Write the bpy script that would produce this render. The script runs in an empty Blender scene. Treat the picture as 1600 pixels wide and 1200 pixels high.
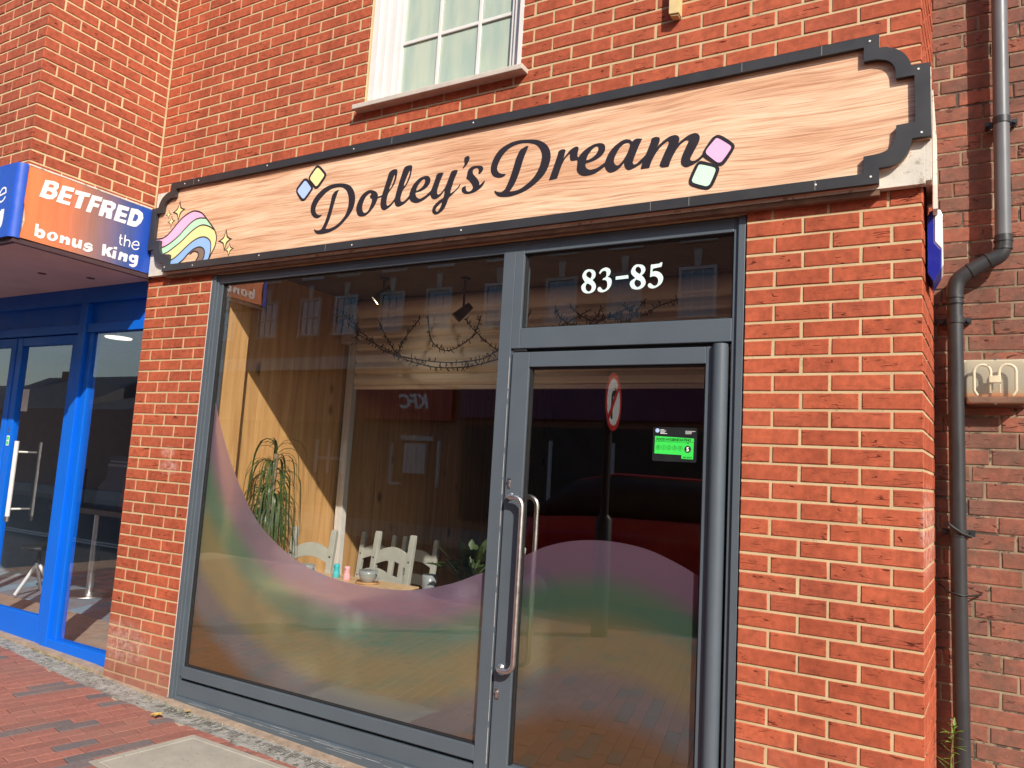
import bpy, bmesh, math, random
from mathutils import Vector, Matrix
from mathutils.geometry import tessellate_polygon
random.seed(7)
S = bpy.context.scene
COL = S.collection
R = math.radians

# ------------------------------------------------------------------ camera
cam_d = bpy.data.cameras.new('camera')
cam = bpy.data.objects.new('camera', cam_d)
COL.objects.link(cam)
cam_d.sensor_fit = 'HORIZONTAL'
cam_d.sensor_width = 36.0
cam_d.lens = 1175.03 / 1600 * 36.0
cam_d.clip_start = 0.02
cam_d.clip_end = 3000
cx, cu, cf = Vector((0.87094, 0.48795, 0.05805)), Vector((0.0060, -0.12868, 0.99167)), Vector((-0.49135, 0.86334, 0.11500))
cam.matrix_world = Matrix(((cx.x, cu.x, -cf.x, 0.0439), (cx.y, cu.y, -cf.y, -3.2723), (cx.z, cu.z, -cf.z, 1.5753), (0, 0, 0, 1)))
S.camera = cam

# ------------------------------------------------------------------ world, sun, exposure
SUN_DIR = Vector((-1.02, 1.0, -1.0)).normalized()
to_sun = -SUN_DIR
EL = math.asin(to_sun.z)
AZ = math.atan2(to_sun.x, to_sun.y)
w = bpy.data.worlds.new('World')
S.world = w
w.use_nodes = True
nt = w.node_tree
bg = nt.nodes['Background']
sky = nt.nodes.new('ShaderNodeTexSky')
sky.sky_type = 'NISHITA'
sky.sun_disc = False
sky.sun_elevation = EL
sky.sun_rotation = AZ
sky.air_density = 1.0
sky.dust_density = 1.2
nt.links.new(sky.outputs[0], bg.inputs[0])
bg.inputs[1].default_value = 0.15
sun_d = bpy.data.lights.new('sun', 'SUN')
sun_d.energy = 4.5
sun_d.angle = R(0.53)
sun_d.color = (1.0, 0.93, 0.82)
sun = bpy.data.objects.new('sun', sun_d)
COL.objects.link(sun)
sun.rotation_euler = SUN_DIR.to_track_quat('-Z', 'Y').to_euler()
sun.location = to_sun * 30
S.view_settings.view_transform = 'Standard'
S.view_settings.look = 'None'
S.view_settings.gamma = 1.0
S.view_settings.exposure = 0.38
try:
    S.cycles.use_denoising = True
    S.cycles.max_bounces = 12
    S.cycles.transparent_max_bounces = 16
    S.cycles.sample_clamp_indirect = 6.0
    S.cycles.caustics_reflective = False
    S.cycles.caustics_refractive = False
except Exception:
    pass

# ------------------------------------------------------------------ helpers
def tag(o, label=None, cat=None, group=None, kind=None):
    if label: o['label'] = label
    if cat: o['category'] = cat
    if group: o['group'] = group
    if kind: o['kind'] = kind
    return o

def empty(name, label, cat, loc=(0, 0, 0), rz=0, group=None):
    o = bpy.data.objects.new(name, None)
    o.empty_display_size = 0.1
    COL.objects.link(o)
    o.location = loc
    o.rotation_euler = (0, 0, rz)
    return tag(o, label, cat, group)

def copy_tree(o, parent=None):
    c = o.copy()
    COL.objects.link(c)
    if parent is not None:
        c.parent = parent
    for ch in list(o.children):
        copy_tree(ch, c)
    return c

def origin_of(o):
    p = Vector((0, 0, 0))
    while o is not None:
        p += o.location
        o = o.parent
    return p

class MB:
    def __init__(s):
        s.v, s.f, s.t, s.sm, s.mi = [], [], [], [], []
    def add(s, vs, fs, tone=0.0, smooth=False, mi=0):
        n = len(s.v)
        s.v += [tuple(p) for p in vs]
        for f in fs:
            s.f.append(tuple(n + i for i in f))
            s.t.append(tone); s.sm.append(smooth); s.mi.append(mi)
        return s
    def box(s, x0, x1, y0, y1, z0, z1, tone=0.0, mi=0):
        x0, x1 = min(x0, x1), max(x0, x1); y0, y1 = min(y0, y1), max(y0, y1); z0, z1 = min(z0, z1), max(z0, z1)
        vs = [(x0, y0, z0), (x1, y0, z0), (x1, y1, z0), (x0, y1, z0), (x0, y0, z1), (x1, y0, z1), (x1, y1, z1), (x0, y1, z1)]
        fs = [(0, 3, 2, 1), (4, 5, 6, 7), (0, 1, 5, 4), (1, 2, 6, 5), (2, 3, 7, 6), (3, 0, 4, 7)]
        return s.add(vs, fs, tone, False, mi)
    def prism(s, contours, mp, d0, d1, tone=0.0, mi=0, back=True):
        """filled outline (first contour) with holes, extruded from d0 to d1; mp(u, v, d) -> point"""
        flat = [p for c in contours for p in c]
        tris = tessellate_polygon([[Vector((p[0], p[1], 0)) for p in c] for c in contours])
        n = len(flat)
        vs = [mp(p[0], p[1], d1) for p in flat] + [mp(p[0], p[1], d0) for p in flat]
        fs = []
        for t in tris:
            a, b, c = [flat[i] for i in t]
            cr = (b[0] - a[0]) * (c[1] - a[1]) - (b[1] - a[1]) * (c[0] - a[0])
            t = t if cr > 0 else (t[0], t[2], t[1])
            fs.append(tuple(t))
            if back: fs.append(tuple(i + n for i in reversed(t)))
        k = 0
        for c in contours:
            m = len(c)
            ar = sum(c[i][0] * c[(i + 1) % m][1] - c[(i + 1) % m][0] * c[i][1] for i in range(m))
            hole = c is not contours[0]
            ccw = (ar > 0) != hole
            for i in range(m):
                a, b = k + i, k + (i + 1) % m
                fs.append((a, a + n, b + n, b) if ccw else (b, b + n, a + n, a))
            k += m
        return s.add(vs, fs, tone, False, mi)
    def tube(s, path, r, n=12, caps=True, tone=0.0, mi=0):
        P = [Vector(p) for p in path]
        rs = r if isinstance(r, (list, tuple)) else [r] * len(P)
        ref = None
        vs = []
        for i, p in enumerate(P):
            if i == 0: t = P[1] - P[0]
            elif i == len(P) - 1: t = P[-1] - P[-2]
            else: t = (P[i] - P[i - 1]).normalized() + (P[i + 1] - P[i]).normalized()
            t.normalize()
            if ref is None:
                ref = t.orthogonal().normalized()
            else:
                ref = (ref - t * ref.dot(t)).normalized()
            b = t.cross(ref)
            for k in range(n):
                a = 2 * math.pi * k / n
                vs.append(p + (ref * math.cos(a) + b * math.sin(a)) * rs[i])
        fs = [(i * n + k, i * n + (k + 1) % n, (i + 1) * n + (k + 1) % n, (i + 1) * n + k) for i in range(len(P) - 1) for k in range(n)]
        s.add(vs, fs, tone, True, mi)
        if caps:
            m = len(vs)
            s.add(vs[:n], [tuple(reversed(range(n)))], tone, False, mi)
            s.add(vs[m - n:], [tuple(range(n))], tone, False, mi)
        return s
    def lathe(s, prof, c=(0, 0, 0), n=28, tone=0.0, mi=0, axis='z'):
        vs = []
        for r, h in prof:
            for k in range(n):
                a = 2 * math.pi * k / n
                if axis == 'z': vs.append((c[0] + r * math.cos(a), c[1] + r * math.sin(a), c[2] + h))
                elif axis == 'y': vs.append((c[0] + r * math.cos(a), c[1] + h, c[2] - r * math.sin(a)))
                else: vs.append((c[0] + h, c[1] + r * math.cos(a), c[2] + r * math.sin(a)))
        fs = [(i * n + k, i * n + (k + 1) % n, (i + 1) * n + (k + 1) % n, (i + 1) * n + k) for i in range(len(prof) - 1) for k in range(n)]
        s.add(vs, fs, tone, True, mi)
        if prof[0][0] > 1e-5: s.add(vs[:n], [tuple(reversed(range(n)))], tone, False, mi)
        if prof[-1][0] > 1e-5: s.add(vs[-n:], [tuple(range(n))], tone, False, mi)
        return s
    def build(s, name, mats, parent=None, bevel=0.0, attr=None):
        off = origin_of(parent) if parent is not None else Vector((0, 0, 0))
        me = bpy.data.meshes.new(name)
        me.from_pydata([(p[0] - off.x, p[1] - off.y, p[2] - off.z) for p in s.v], [], s.f)
        if not isinstance(mats, (list, tuple)): mats = [mats]
        for m in mats: me.materials.append(m)
        me.polygons.foreach_set('use_smooth', s.sm)
        me.polygons.foreach_set('material_index', s.mi)
        a = me.attributes.new('tone', 'FLOAT', 'FACE')
        a.data.foreach_set('value', s.t)
        if attr:
            for nm, vals in attr.items():
                q = me.attributes.new(nm, 'FLOAT', 'POINT')
                q.data.foreach_set('value', vals)
        me.update()
        o = bpy.data.objects.new(name, me)
        COL.objects.link(o)
        if parent is not None: o.parent = parent
        if bevel:
            b = o.modifiers.new('bevel', 'BEVEL')
            b.width = bevel; b.segments = 2; b.limit_method = 'ANGLE'; b.angle_limit = R(50)
        return o

def sep(name, mats, parent, makers, bevel=0.0):
    """each maker draws one piece; every piece becomes a part of its own"""
    out = []
    for mk_ in makers:
        q = MB(); mk_(q); out.append(q.build(name, mats, parent, bevel=bevel))
    return out

def boxes(name, mats, parent, lst, bevel=0.0):
    return sep(name, mats, parent, [(lambda q, a=a: q.box(*a)) for a in lst], bevel)

def catmull(pts, closed=True, sub=5, corner=62):
    """smooth an outline through its points, keeping sharp corners"""
    n = len(pts)
    def P(i): return Vector(pts[i % n]) if closed else Vector(pts[max(0, min(n - 1, i))])
    cor = []
    for i in range(n):
        a, b = P(i) - P(i - 1), P(i + 1) - P(i)
        cor.append(a.length > 1e-9 and b.length > 1e-9 and abs(math.degrees(a.angle(b))) > corner)
    out = []
    for i in range(n if closed else n - 1):
        p0, p1, p2, p3 = P(i - 1), P(i), P(i + 1), P(i + 2)
        m1 = (p2 - p1) * 0.5 if cor[i] else (p2 - p0) * 0.5
        m2 = (p2 - p1) * 0.5 if cor[(i + 1) % n] else (p3 - p1) * 0.5
        L = (p2 - p1).length
        for m in (m1, m2):
            if m.length > L * 1.1: m *= L * 1.1 / m.length
        for k in range(sub):
            t = k / sub
            t2, t3 = t * t, t * t * t
            q = p1 * (2 * t3 - 3 * t2 + 1) + m1 * (t3 - 2 * t2 + t) + p2 * (-2 * t3 + 3 * t2) + m2 * (t3 - t2)
            out.append(tuple(q))
    if not closed: out.append(tuple(P(n - 1)))
    return out

def ribbon(pts, wd):
    """outline of a flat stroke of width wd along pts (2-D)"""
    P = [Vector(p) for p in pts]
    Lf, Rt = [], []
    for i, p in enumerate(P):
        t = (P[min(i + 1, len(P) - 1)] - P[max(i - 1, 0)]).normalized()
        nrm = Vector((-t.y, t.x)) * wd / 2
        Lf.append(tuple(p + nrm)); Rt.append(tuple(p - nrm))
    return Lf + Rt[::-1]

def text_contour_mesh(mb, body, size, mp, d, offset=0.0, shear=0.0, align='LEFT', depth=0.0008, spacing=1.0):
    """built-in font lettering laid flat through mp(u, v, d)"""
    cu_ = bpy.data.curves.new('lettering', 'FONT')
    cu_.body = body; cu_.size = size; cu_.offset = offset; cu_.shear = shear
    cu_.align_x = align; cu_.extrude = depth; cu_.space_character = spacing
    cu_.resolution_u = 4
    o = bpy.data.objects.new('lettering', cu_)
    COL.objects.link(o)
    dg = bpy.context.evaluated_depsgraph_get()
    ev = o.evaluated_get(dg)
    me = ev.to_mesh()
    vs = [mp(v.co.x, v.co.y, d + v.co.z) for v in me.vertices]
    fs = [tuple(p.vertices) for p in me.polygons]
    ev.to_mesh_clear()
    bpy.data.objects.remove(o)
    bpy.data.curves.remove(cu_)
    mb.add(vs, fs)

# ------------------------------------------------------------------ materials
def new_mat(name):
    m = bpy.data.materials.new(name)
    m.use_nodes = True
    n = m.node_tree.nodes
    b = n['Principled BSDF']
    return m, n, m.node_tree.links, b

def N(n, typ, **kw):
    x = n.new(typ)
    for k, v in kw.items(): setattr(x, k, v)
    return x

def ramp(n, stops, interp='LINEAR'):
    r = n.new('ShaderNodeValToRGB')
    r.color_ramp.interpolation = interp
    e = r.color_ramp.elements
    while len(e) > len(stops): e.remove(e[-1])
    while len(e) < len(stops): e.new(1.0)
    for i, (p, c) in enumerate(stops):
        e[i].position = p
        e[i].color = (c[0], c[1], c[2], 1) if len(c) == 3 else c
    return r

def coords(n, l, scale=(1, 1, 1), rot=(0, 0, 0), kind='Object'):
    t = n.new('ShaderNodeTexCoord')
    mp = n.new('ShaderNodeMapping')
    mp.inputs['Scale'].default_value = scale
    mp.inputs['Rotation'].default_value = rot
    l.new(t.outputs[kind], mp.inputs[0])
    return mp.outputs[0]

def noise(n, l, vec, scale, detail=4, rough=0.55, dist=0.0):
    x = n.new('ShaderNodeTexNoise')
    x.inputs['Scale'].default_value = scale
    x.inputs['Detail'].default_value = detail
    x.inputs['Roughness'].default_value = rough
    x.inputs['Distortion'].default_value = dist
    if vec is not None: l.new(vec, x.inputs['Vector'])
    return x.outputs[0]

def mix(n, l, fac, a, b, mode='MIX'):
    x = n.new('ShaderNodeMix')
    x.data_type = 'RGBA'; x.blend_type = mode
    for sock, val in ((0, fac), (6, a), (7, b)):
        if hasattr(val, 'is_linked') or isinstance(val, bpy.types.NodeSocket): l.new(val, x.inputs[sock])
        elif sock == 0: x.inputs[0].default_value = val
        else: x.inputs[sock].default_value = (val[0], val[1], val[2], 1)
    return x.outputs[2]

def math_n(n, l, op, a, b=0.0, clamp=False):
    x = n.new('ShaderNodeMath'); x.operation = op; x.use_clamp = clamp
    for i, v in enumerate((a, b)):
        if isinstance(v, bpy.types.NodeSocket): l.new(v, x.inputs[i])
        else: x.inputs[i].default_value = v
    return x.outputs[0]

def bump(n, l, b, h, strength=0.3, dist=0.002):
    x = n.new('ShaderNodeBump')
    x.inputs['Strength'].default_value = strength
    x.inputs['Distance'].default_value = dist
    l.new(h, x.inputs['Height'])
    l.new(x.outputs[0], b.inputs['Normal'])
    return x

def plain(name, c, rough=0.5, metal=0.0, var=0.12, scale=9.0, bmp=0.0, bscale=120.0, speck=None, spec=0.5, coat=0.0):
    """painted / plain surface with gentle uneven tone, gloss and grain"""
    m, n, l, b = new_mat(name)
    v = coords(n, l)
    nz = noise(n, l, v, scale, 5)
    lo = tuple(max(0, x * (1 - var)) for x in c); hi = tuple(min(1, x * (1 + var)) for x in c)
    r = ramp(n, [(0.3, lo), (0.7, hi)])
    l.new(nz, r.inputs[0])
    col = r.outputs[0]
    if speck:
        s2 = noise(n, l, v, speck[2], 6, 0.7)
        r2 = ramp(n, [(speck[1], (0, 0, 0)), (speck[1] + 0.05, (1, 1, 1))])
        l.new(s2, r2.inputs[0])
        col = mix(n, l, r2.outputs[0], col, speck[0])
    l.new(col, b.inputs['Base Color'])
    rr = ramp(n, [(0.3, (max(0.02, rough - 0.07),) * 3), (0.7, (min(1, rough + 0.09),) * 3)])
    l.new(noise(n, l, v, scale * 2.3, 4), rr.inputs[0])
    l.new(rr.outputs[0], b.inputs['Roughness'])
    b.inputs['Metallic'].default_value = metal
    b.inputs['Specular IOR Level'].default_value = spec
    b.inputs['Coat Weight'].default_value = coat
    if bmp: bump(n, l, b, noise(n, l, v, bscale, 4), bmp, 0.002)
    return m

def brick_mat(name, cols, crease=0.022, dirt=0.0, dirt_col=(0.05, 0.04, 0.03), stretch=(9, 9, 45), stain=None, smears=()):
    m, n, l, b = new_mat(name)
    at = N(n, 'ShaderNodeAttribute', attribute_name='tone')
    tone = at.outputs['Fac']
    t = n.new('ShaderNodeTexCoord')
    off = n.new('ShaderNodeVectorMath'); off.operation = 'SCALE'
    off.inputs[0].default_value = (31.0, 17.0, 53.0)
    l.new(tone, off.inputs['Scale'])
    ad = n.new('ShaderNodeVectorMath'); ad.operation = 'ADD'
    l.new(t.outputs['Object'], ad.inputs[0]); l.new(off.outputs[0], ad.inputs[1])
    base = ramp(n, [(0.0, cols[0]), (0.45, cols[1]), (0.8, cols[2]), (1.0, cols[3])])
    l.new(tone, base.inputs[0])
    big = noise(n, l, t.outputs['Object'], 1.3, 3)
    fine = noise(n, l, ad.outputs[0], 30, 6, 0.65)
    fr = ramp(n, [(0.3, (0.72, 0.72, 0.72)), (0.7, (1.22, 1.18, 1.15))])
    l.new(fine, fr.inputs[0])
    col = mix(n, l, 1.0, base.outputs[0], fr.outputs[0], 'MULTIPLY')
    br = ramp(n, [(0.3, (0.86, 0.86, 0.88)), (0.7, (1.1, 1.08, 1.05))])
    l.new(big, br.inputs[0])
    col = mix(n, l, 1.0, col, br.outputs[0], 'MULTIPLY')
    mp = n.new('ShaderNodeMapping'); mp.inputs['Scale'].default_value = stretch
    mp.inputs['Rotation'].default_value = (0, R(7), 0)
    l.new(ad.outputs[0], mp.inputs[0])
    cr = noise(n, l, mp.outputs[0], 1.0, 1.6, 0.5, 0.6)
    ab = math_n(n, l, 'ABSOLUTE', math_n(n, l, 'SUBTRACT', cr, 0.5))
    rc0 = ramp(n, [(crease * 0.45, (1, 1, 1)), (crease, (0, 0, 0))]); l.new(ab, rc0.inputs[0])
    mk_ = n.new('ShaderNodeMapping'); mk_.inputs['Scale'].default_value = (17, 17, 40); l.new(ad.outputs[0], mk_.inputs[0])
    rk = ramp(n, [(0.52, (0, 0, 0)), (0.60, (1, 1, 1))]); l.new(noise(n, l, mk_.outputs[0], 1.0, 2, 0.5), rk.inputs[0])
    rc = n.new('ShaderNodeMath'); rc.operation = 'MULTIPLY'; l.new(rc0.outputs[0], rc.inputs[0]); l.new(rk.outputs[0], rc.inputs[1])
    # smooth bricks (about a third) carry few creases
    has = math_n(n, l, 'FRACT', math_n(n, l, 'MULTIPLY', tone, 13.7))
    hm = ramp(n, [(0.25, (0.1, 0.1, 0.1)), (0.45, (1, 1, 1))]); l.new(has, hm.inputs[0])
    cm = math_n(n, l, 'MULTIPLY', rc.outputs[0], hm.outputs[0])
    dark = mix(n, l, 1.0, col, (0.30, 0.22, 0.20), 'MULTIPLY')
    col = mix(n, l, cm, col, dark)
    if dirt:
        dn = noise(n, l, t.outputs['Object'], 7, 7, 0.7)
        dr = ramp(n, [(0.42, (0, 0, 0)), (0.68, (dirt,) * 3)]); l.new(dn, dr.inputs[0])
        col = mix(n, l, dr.outputs[0], col, dirt_col)
        sp = noise(n, l, ad.outputs[0], 85, 3, 0.6)
        sr = ramp(n, [(0.66, (0, 0, 0)), (0.74, (0.75, 0.75, 0.75))]); l.new(sp, sr.inputs[0])
        col = mix(n, l, sr.outputs[0], col, (0.34, 0.24, 0.19))
    if stain:
        sx = n.new('ShaderNodeSeparateXYZ'); l.new(t.outputs['Object'], sx.inputs[0])
        zz = n.new('ShaderNodeMapRange')
        zz.inputs['From Min'].default_value = stain[0]; zz.inputs['From Max'].default_value = stain[1]
        zz.inputs['To Min'].default_value = 1.0; zz.inputs['To Max'].default_value = 0.0
        wob = math_n(n, l, 'ADD', sx.outputs[2], math_n(n, l, 'MULTIPLY', noise(n, l, t.outputs['Object'], 9, 4), 0.35))
        l.new(wob, zz.inputs['Value'])
        col = mix(n, l, math_n(n, l, 'MULTIPLY', zz.outputs[0], 0.82), col, (0.27, 0.135, 0.098))
        # old whitish splashes
        sp = noise(n, l, t.outputs['Object'], 3.3, 6, 0.65)
        sr = ramp(n, [(0.70, (0, 0, 0)), (0.78, (0.35, 0.35, 0.35))]); l.new(sp, sr.inputs[0])
        col = mix(n, l, sr.outputs[0], col, (0.55, 0.42, 0.36))
    for sx0, sz0, rx, rz in smears:
        sp_ = n.new('ShaderNodeSeparateXYZ'); l.new(t.outputs['Object'], sp_.inputs[0])
        ax = math_n(n, l, 'ABSOLUTE', math_n(n, l, 'DIVIDE', math_n(n, l, 'SUBTRACT', sp_.outputs[0], sx0), rx))
        az = math_n(n, l, 'ABSOLUTE', math_n(n, l, 'DIVIDE', math_n(n, l, 'SUBTRACT', sp_.outputs[2], sz0), rz))
        rr_ = math_n(n, l, 'SUBTRACT', 1.0, math_n(n, l, 'ADD', math_n(n, l, 'MULTIPLY', ax, ax), math_n(n, l, 'MULTIPLY', az, az)), True)
        nn_ = ramp(n, [(0.40, (0, 0, 0)), (0.62, (1, 1, 1))]); l.new(noise(n, l, t.outputs['Object'], 26, 6, 0.7), nn_.inputs[0])
        col = mix(n, l, math_n(n, l, 'MULTIPLY', math_n(n, l, 'MULTIPLY', rr_, nn_.outputs[0]), 0.62), col, (0.60, 0.47, 0.42))
    # soft rain streaks and soot that pass over many bricks
    ms = n.new('ShaderNodeMapping'); ms.inputs['Scale'].default_value = (2.6, 2.6, 0.45); l.new(t.outputs['Object'], ms.inputs[0])
    so = noise(n, l, ms.outputs[0], 1.6, 5, 0.6)
    srr = ramp(n, [(0.42, (1.06, 1.05, 1.04)), (0.74, (0.80, 0.76, 0.74))]); l.new(so, srr.inputs[0])
    col = mix(n, l, 1.0, col, srr.outputs[0], 'MULTIPLY')
    l.new(col, b.inputs['Base Color'])
    b.inputs['Roughness'].default_value = 0.85
    b.inputs['Specular IOR Level'].default_value = 0.25
    h = math_n(n, l, 'SUBTRACT', math_n(n, l, 'MULTIPLY', fine, 0.8), math_n(n, l, 'MULTIPLY', cm, 1.0))
    bump(n, l, b, h, 0.7, 0.003)
    return m

M = {}
M['brick'] = brick_mat('red wirecut brick', [(0.372, 0.087, 0.043), (0.395, 0.094, 0.046), (0.42, 0.103, 0.050), (0.360, 0.088, 0.047)], crease=0.017, stretch=(5.5, 5.5, 48), stain=(0.22, 0.80), smears=((-2.03, 1.57, 0.09, 0.045), (-2.00, 1.47, 0.11, 0.06), (2.412, 1.42, 0.03, 0.22), (-2.28, 0.30, 0.30, 0.16), (-2.10, 3.45, 0.10, 0.04)))
M['brick_bay'] = brick_mat('red wirecut brick of the bay', [(0.345, 0.084, 0.045), (0.365, 0.091, 0.048), (0.385, 0.098, 0.051), (0.335, 0.085, 0.049)], crease=0.017, stretch=(5.5, 5.5, 48))
M['brick_old'] = brick_mat('old weathered brick', [(0.22, 0.096, 0.072), (0.265, 0.106, 0.075), (0.33, 0.120, 0.078), (0.19, 0.092, 0.074)], crease=0.030, dirt=0.80, dirt_col=(0.115, 0.082, 0.062), stretch=(10, 10, 40))
M['mortar'] = plain('cream mortar', (0.58, 0.435, 0.245), 0.9, var=0.22, scale=6, bmp=0.6, bscale=90, speck=((0.30, 0.22, 0.14), 0.63, 14))
def mortar_base():
    m, n, l, b = new_mat('cream mortar, grubby near the ground')
    t = n.new('ShaderNodeTexCoord'); sx = n.new('ShaderNodeSeparateXYZ'); l.new(t.outputs['Object'], sx.inputs[0])
    r = ramp(n, [(0.3, (0.44, 0.325, 0.18)), (0.7, (0.58, 0.435, 0.25))]); l.new(noise(n, l, t.outputs['Object'], 6, 5), r.inputs[0])
    s2 = ramp(n, [(0.62, (0, 0, 0)), (0.68, (1, 1, 1))]); l.new(noise(n, l, t.outputs['Object'], 14, 6, 0.7), s2.inputs[0])
    col = mix(n, l, s2.outputs[0], r.outputs[0], (0.32, 0.23, 0.14))
    zz = n.new('ShaderNodeMapRange'); zz.inputs['From Min'].default_value = 0.18; zz.inputs['From Max'].default_value = 0.62; zz.inputs['To Min'].default_value = 1.0; zz.inputs['To Max'].default_value = 0.0
    l.new(math_n(n, l, 'ADD', sx.outputs[2], math_n(n, l, 'MULTIPLY', noise(n, l, t.outputs['Object'], 7, 4), 0.35)), zz.inputs['Value'])
    col = mix(n, l, math_n(n, l, 'MULTIPLY', zz.outputs[0], 0.72), col, (0.30, 0.18, 0.125))
    l.new(col, b.inputs['Base Color']); b.inputs['Roughness'].default_value = 0.9
    bump(n, l, b, noise(n, l, t.outputs['Object'], 90, 4), 0.6, 0.002)
    return m
M['mortar_base'] = mortar_base()
M['mortar_old'] = plain('sooty mortar', (0.26, 0.20, 0.13), 0.95, var=0.5, scale=5, bmp=0.8, bscale=70, speck=((0.075, 0.06, 0.045), 0.52, 6))
M['frame'] = plain('anthracite frame coating', (0.080, 0.100, 0.120), 0.46, var=0.06, scale=3, bmp=0.04, bscale=400, speck=((0.20, 0.21, 0.22), 0.73, 22))
M['gasket'] = plain('black rubber gasket', (0.012, 0.012, 0.013), 0.6)
M['sealant'] = plain('white sealant', (0.70, 0.66, 0.62), 0.6)
M['sign_black'] = plain('black painted trim', (0.030, 0.029, 0.031), 0.45, var=0.15, scale=5, speck=((0.14, 0.135, 0.13), 0.74, 16))
M['vinyl_black'] = plain('black vinyl', (0.022, 0.016, 0.019), 0.4, var=0.1)
M['white_old'] = plain('weathered white board', (0.62, 0.575, 0.50), 0.75, var=0.16, scale=7, speck=((0.36, 0.31, 0.24), 0.58, 22), bmp=0.4)
M['steel'] = plain('brushed stainless steel', (0.70, 0.66, 0.63), 0.33, metal=1.0, var=0.05, scale=12)
M['steel_dark'] = plain('dull metal', (0.35, 0.33, 0.31), 0.4, metal=1.0, var=0.1)
M['upvc'] = plain('white painted window frame', (0.66, 0.64, 0.61), 0.4, var=0.05)
M['sill'] = plain('painted stone sill', (0.50, 0.44, 0.38), 0.8, var=0.12, scale=14, bmp=0.3)
M['pipe'] = plain('faded black plastic pipe', (0.030, 0.031, 0.034), 0.38, var=0.2, scale=4)
M['pipe_grey'] = plain('sun bleached grey plastic pipe', (0.125, 0.130, 0.140), 0.38, var=0.12, scale=4)
M['blue'] = plain('bright blue gloss paint', (0.002, 0.125, 0.64), 0.4, var=0.04, scale=2.5, spec=0.3)
M['white_vinyl'] = plain('white vinyl', (0.86, 0.85, 0.84), 0.4, var=0.03)
M['mint_vinyl'] = plain('pale mint vinyl', (0.66, 0.84, 0.80), 0.4, var=0.03)
M['pink_v'] = plain('pink vinyl', (0.86, 0.46, 0.68), 0.4, var=0.02)
M['green_v'] = plain('mint vinyl', (0.48, 0.80, 0.54), 0.4, var=0.02)
M['mintlight_v'] = plain('pale green vinyl', (0.60, 0.86, 0.66), 0.4, var=0.02)
M['yellow_v'] = plain('soft yellow vinyl', (0.90, 0.76, 0.34), 0.4, var=0.02)
M['blue_v'] = plain('soft blue vinyl', (0.28, 0.48, 0.80), 0.4, var=0.02)
M['periwinkle_v'] = plain('light blue vinyl', (0.42, 0.56, 0.92), 0.4, var=0.02)
M['brown_v'] = plain('taupe vinyl', (0.22, 0.15, 0.115), 0.4, var=0.02)

def glass_mat(name, ior=1.62, tint=(0.985, 0.985, 0.975)):
    m, n, l, b = new_mat(name)
    n.remove(b)
    out = n['Material Output']
    tr = n.new('ShaderNodeBsdfTransparent'); tr.inputs[0].default_value = (*tint, 1)
    gl = n.new('ShaderNodeBsdfGlossy'); gl.inputs['Roughness'].default_value = 0.0
    gl.inputs[0].default_value = (1, 1, 1, 1)
    fr = n.new('ShaderNodeFresnel'); fr.inputs[0].default_value = ior
    ge = n.new('ShaderNodeNewGeometry')
    f = math_n(n, l, 'MULTIPLY', fr.outputs[0], math_n(n, l, 'SUBTRACT', 1.0, ge.outputs['Backfacing']))
    mx = n.new('ShaderNodeMixShader')
    l.new(f, mx.inputs[0]); l.new(tr.outputs[0], mx.inputs[1]); l.new(gl.outputs[0], mx.inputs[2])
    l.new(mx.outputs[0], out.inputs[0])
    return m
M['glass'] = glass_mat('shop glass', 2.15)
M['glass_bet'] = glass_mat('door glass with a bright sheen', 2.25, (0.95, 0.97, 0.99))
def hazed_glass():  # milky colour added so the bars' shadows on the curtain do not show
    m, n, l, b = new_mat('pale glass with added haze')
    n.remove(b)
    v = coords(n, l, (5, 1, 1.1))
    r = ramp(n, [(0.35, (0.40, 0.50, 0.42)), (0.65, (0.54, 0.60, 0.47))]); l.new(noise(n, l, v, 2.2, 2), r.inputs[0])
    tr = n.new('ShaderNodeBsdfTransparent'); tr.inputs[0].default_value = (0.9, 0.96, 0.93, 1)
    df = n.new('ShaderNodeBsdfDiffuse'); l.new(r.outputs[0], df.inputs[0])
    gl = n.new('ShaderNodeBsdfGlossy'); gl.inputs['Roughness'].default_value = 0.06
    m1 = n.new('ShaderNodeMixShader'); m1.inputs[0].default_value = 0.86
    l.new(tr.outputs[0], m1.inputs[1]); l.new(df.outputs[0], m1.inputs[2])
    fr = n.new('ShaderNodeFresnel'); fr.inputs[0].default_value = 1.7
    m2 = n.new('ShaderNodeMixShader'); l.new(fr.outputs[0], m2.inputs[0]); l.new(m1.outputs[0], m2.inputs[1]); l.new(gl.outputs[0], m2.inputs[2])
    l.new(m2.outputs[0], n['Material Output'].inputs[0])
    return m
M['glass_up'] = hazed_glass()

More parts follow.
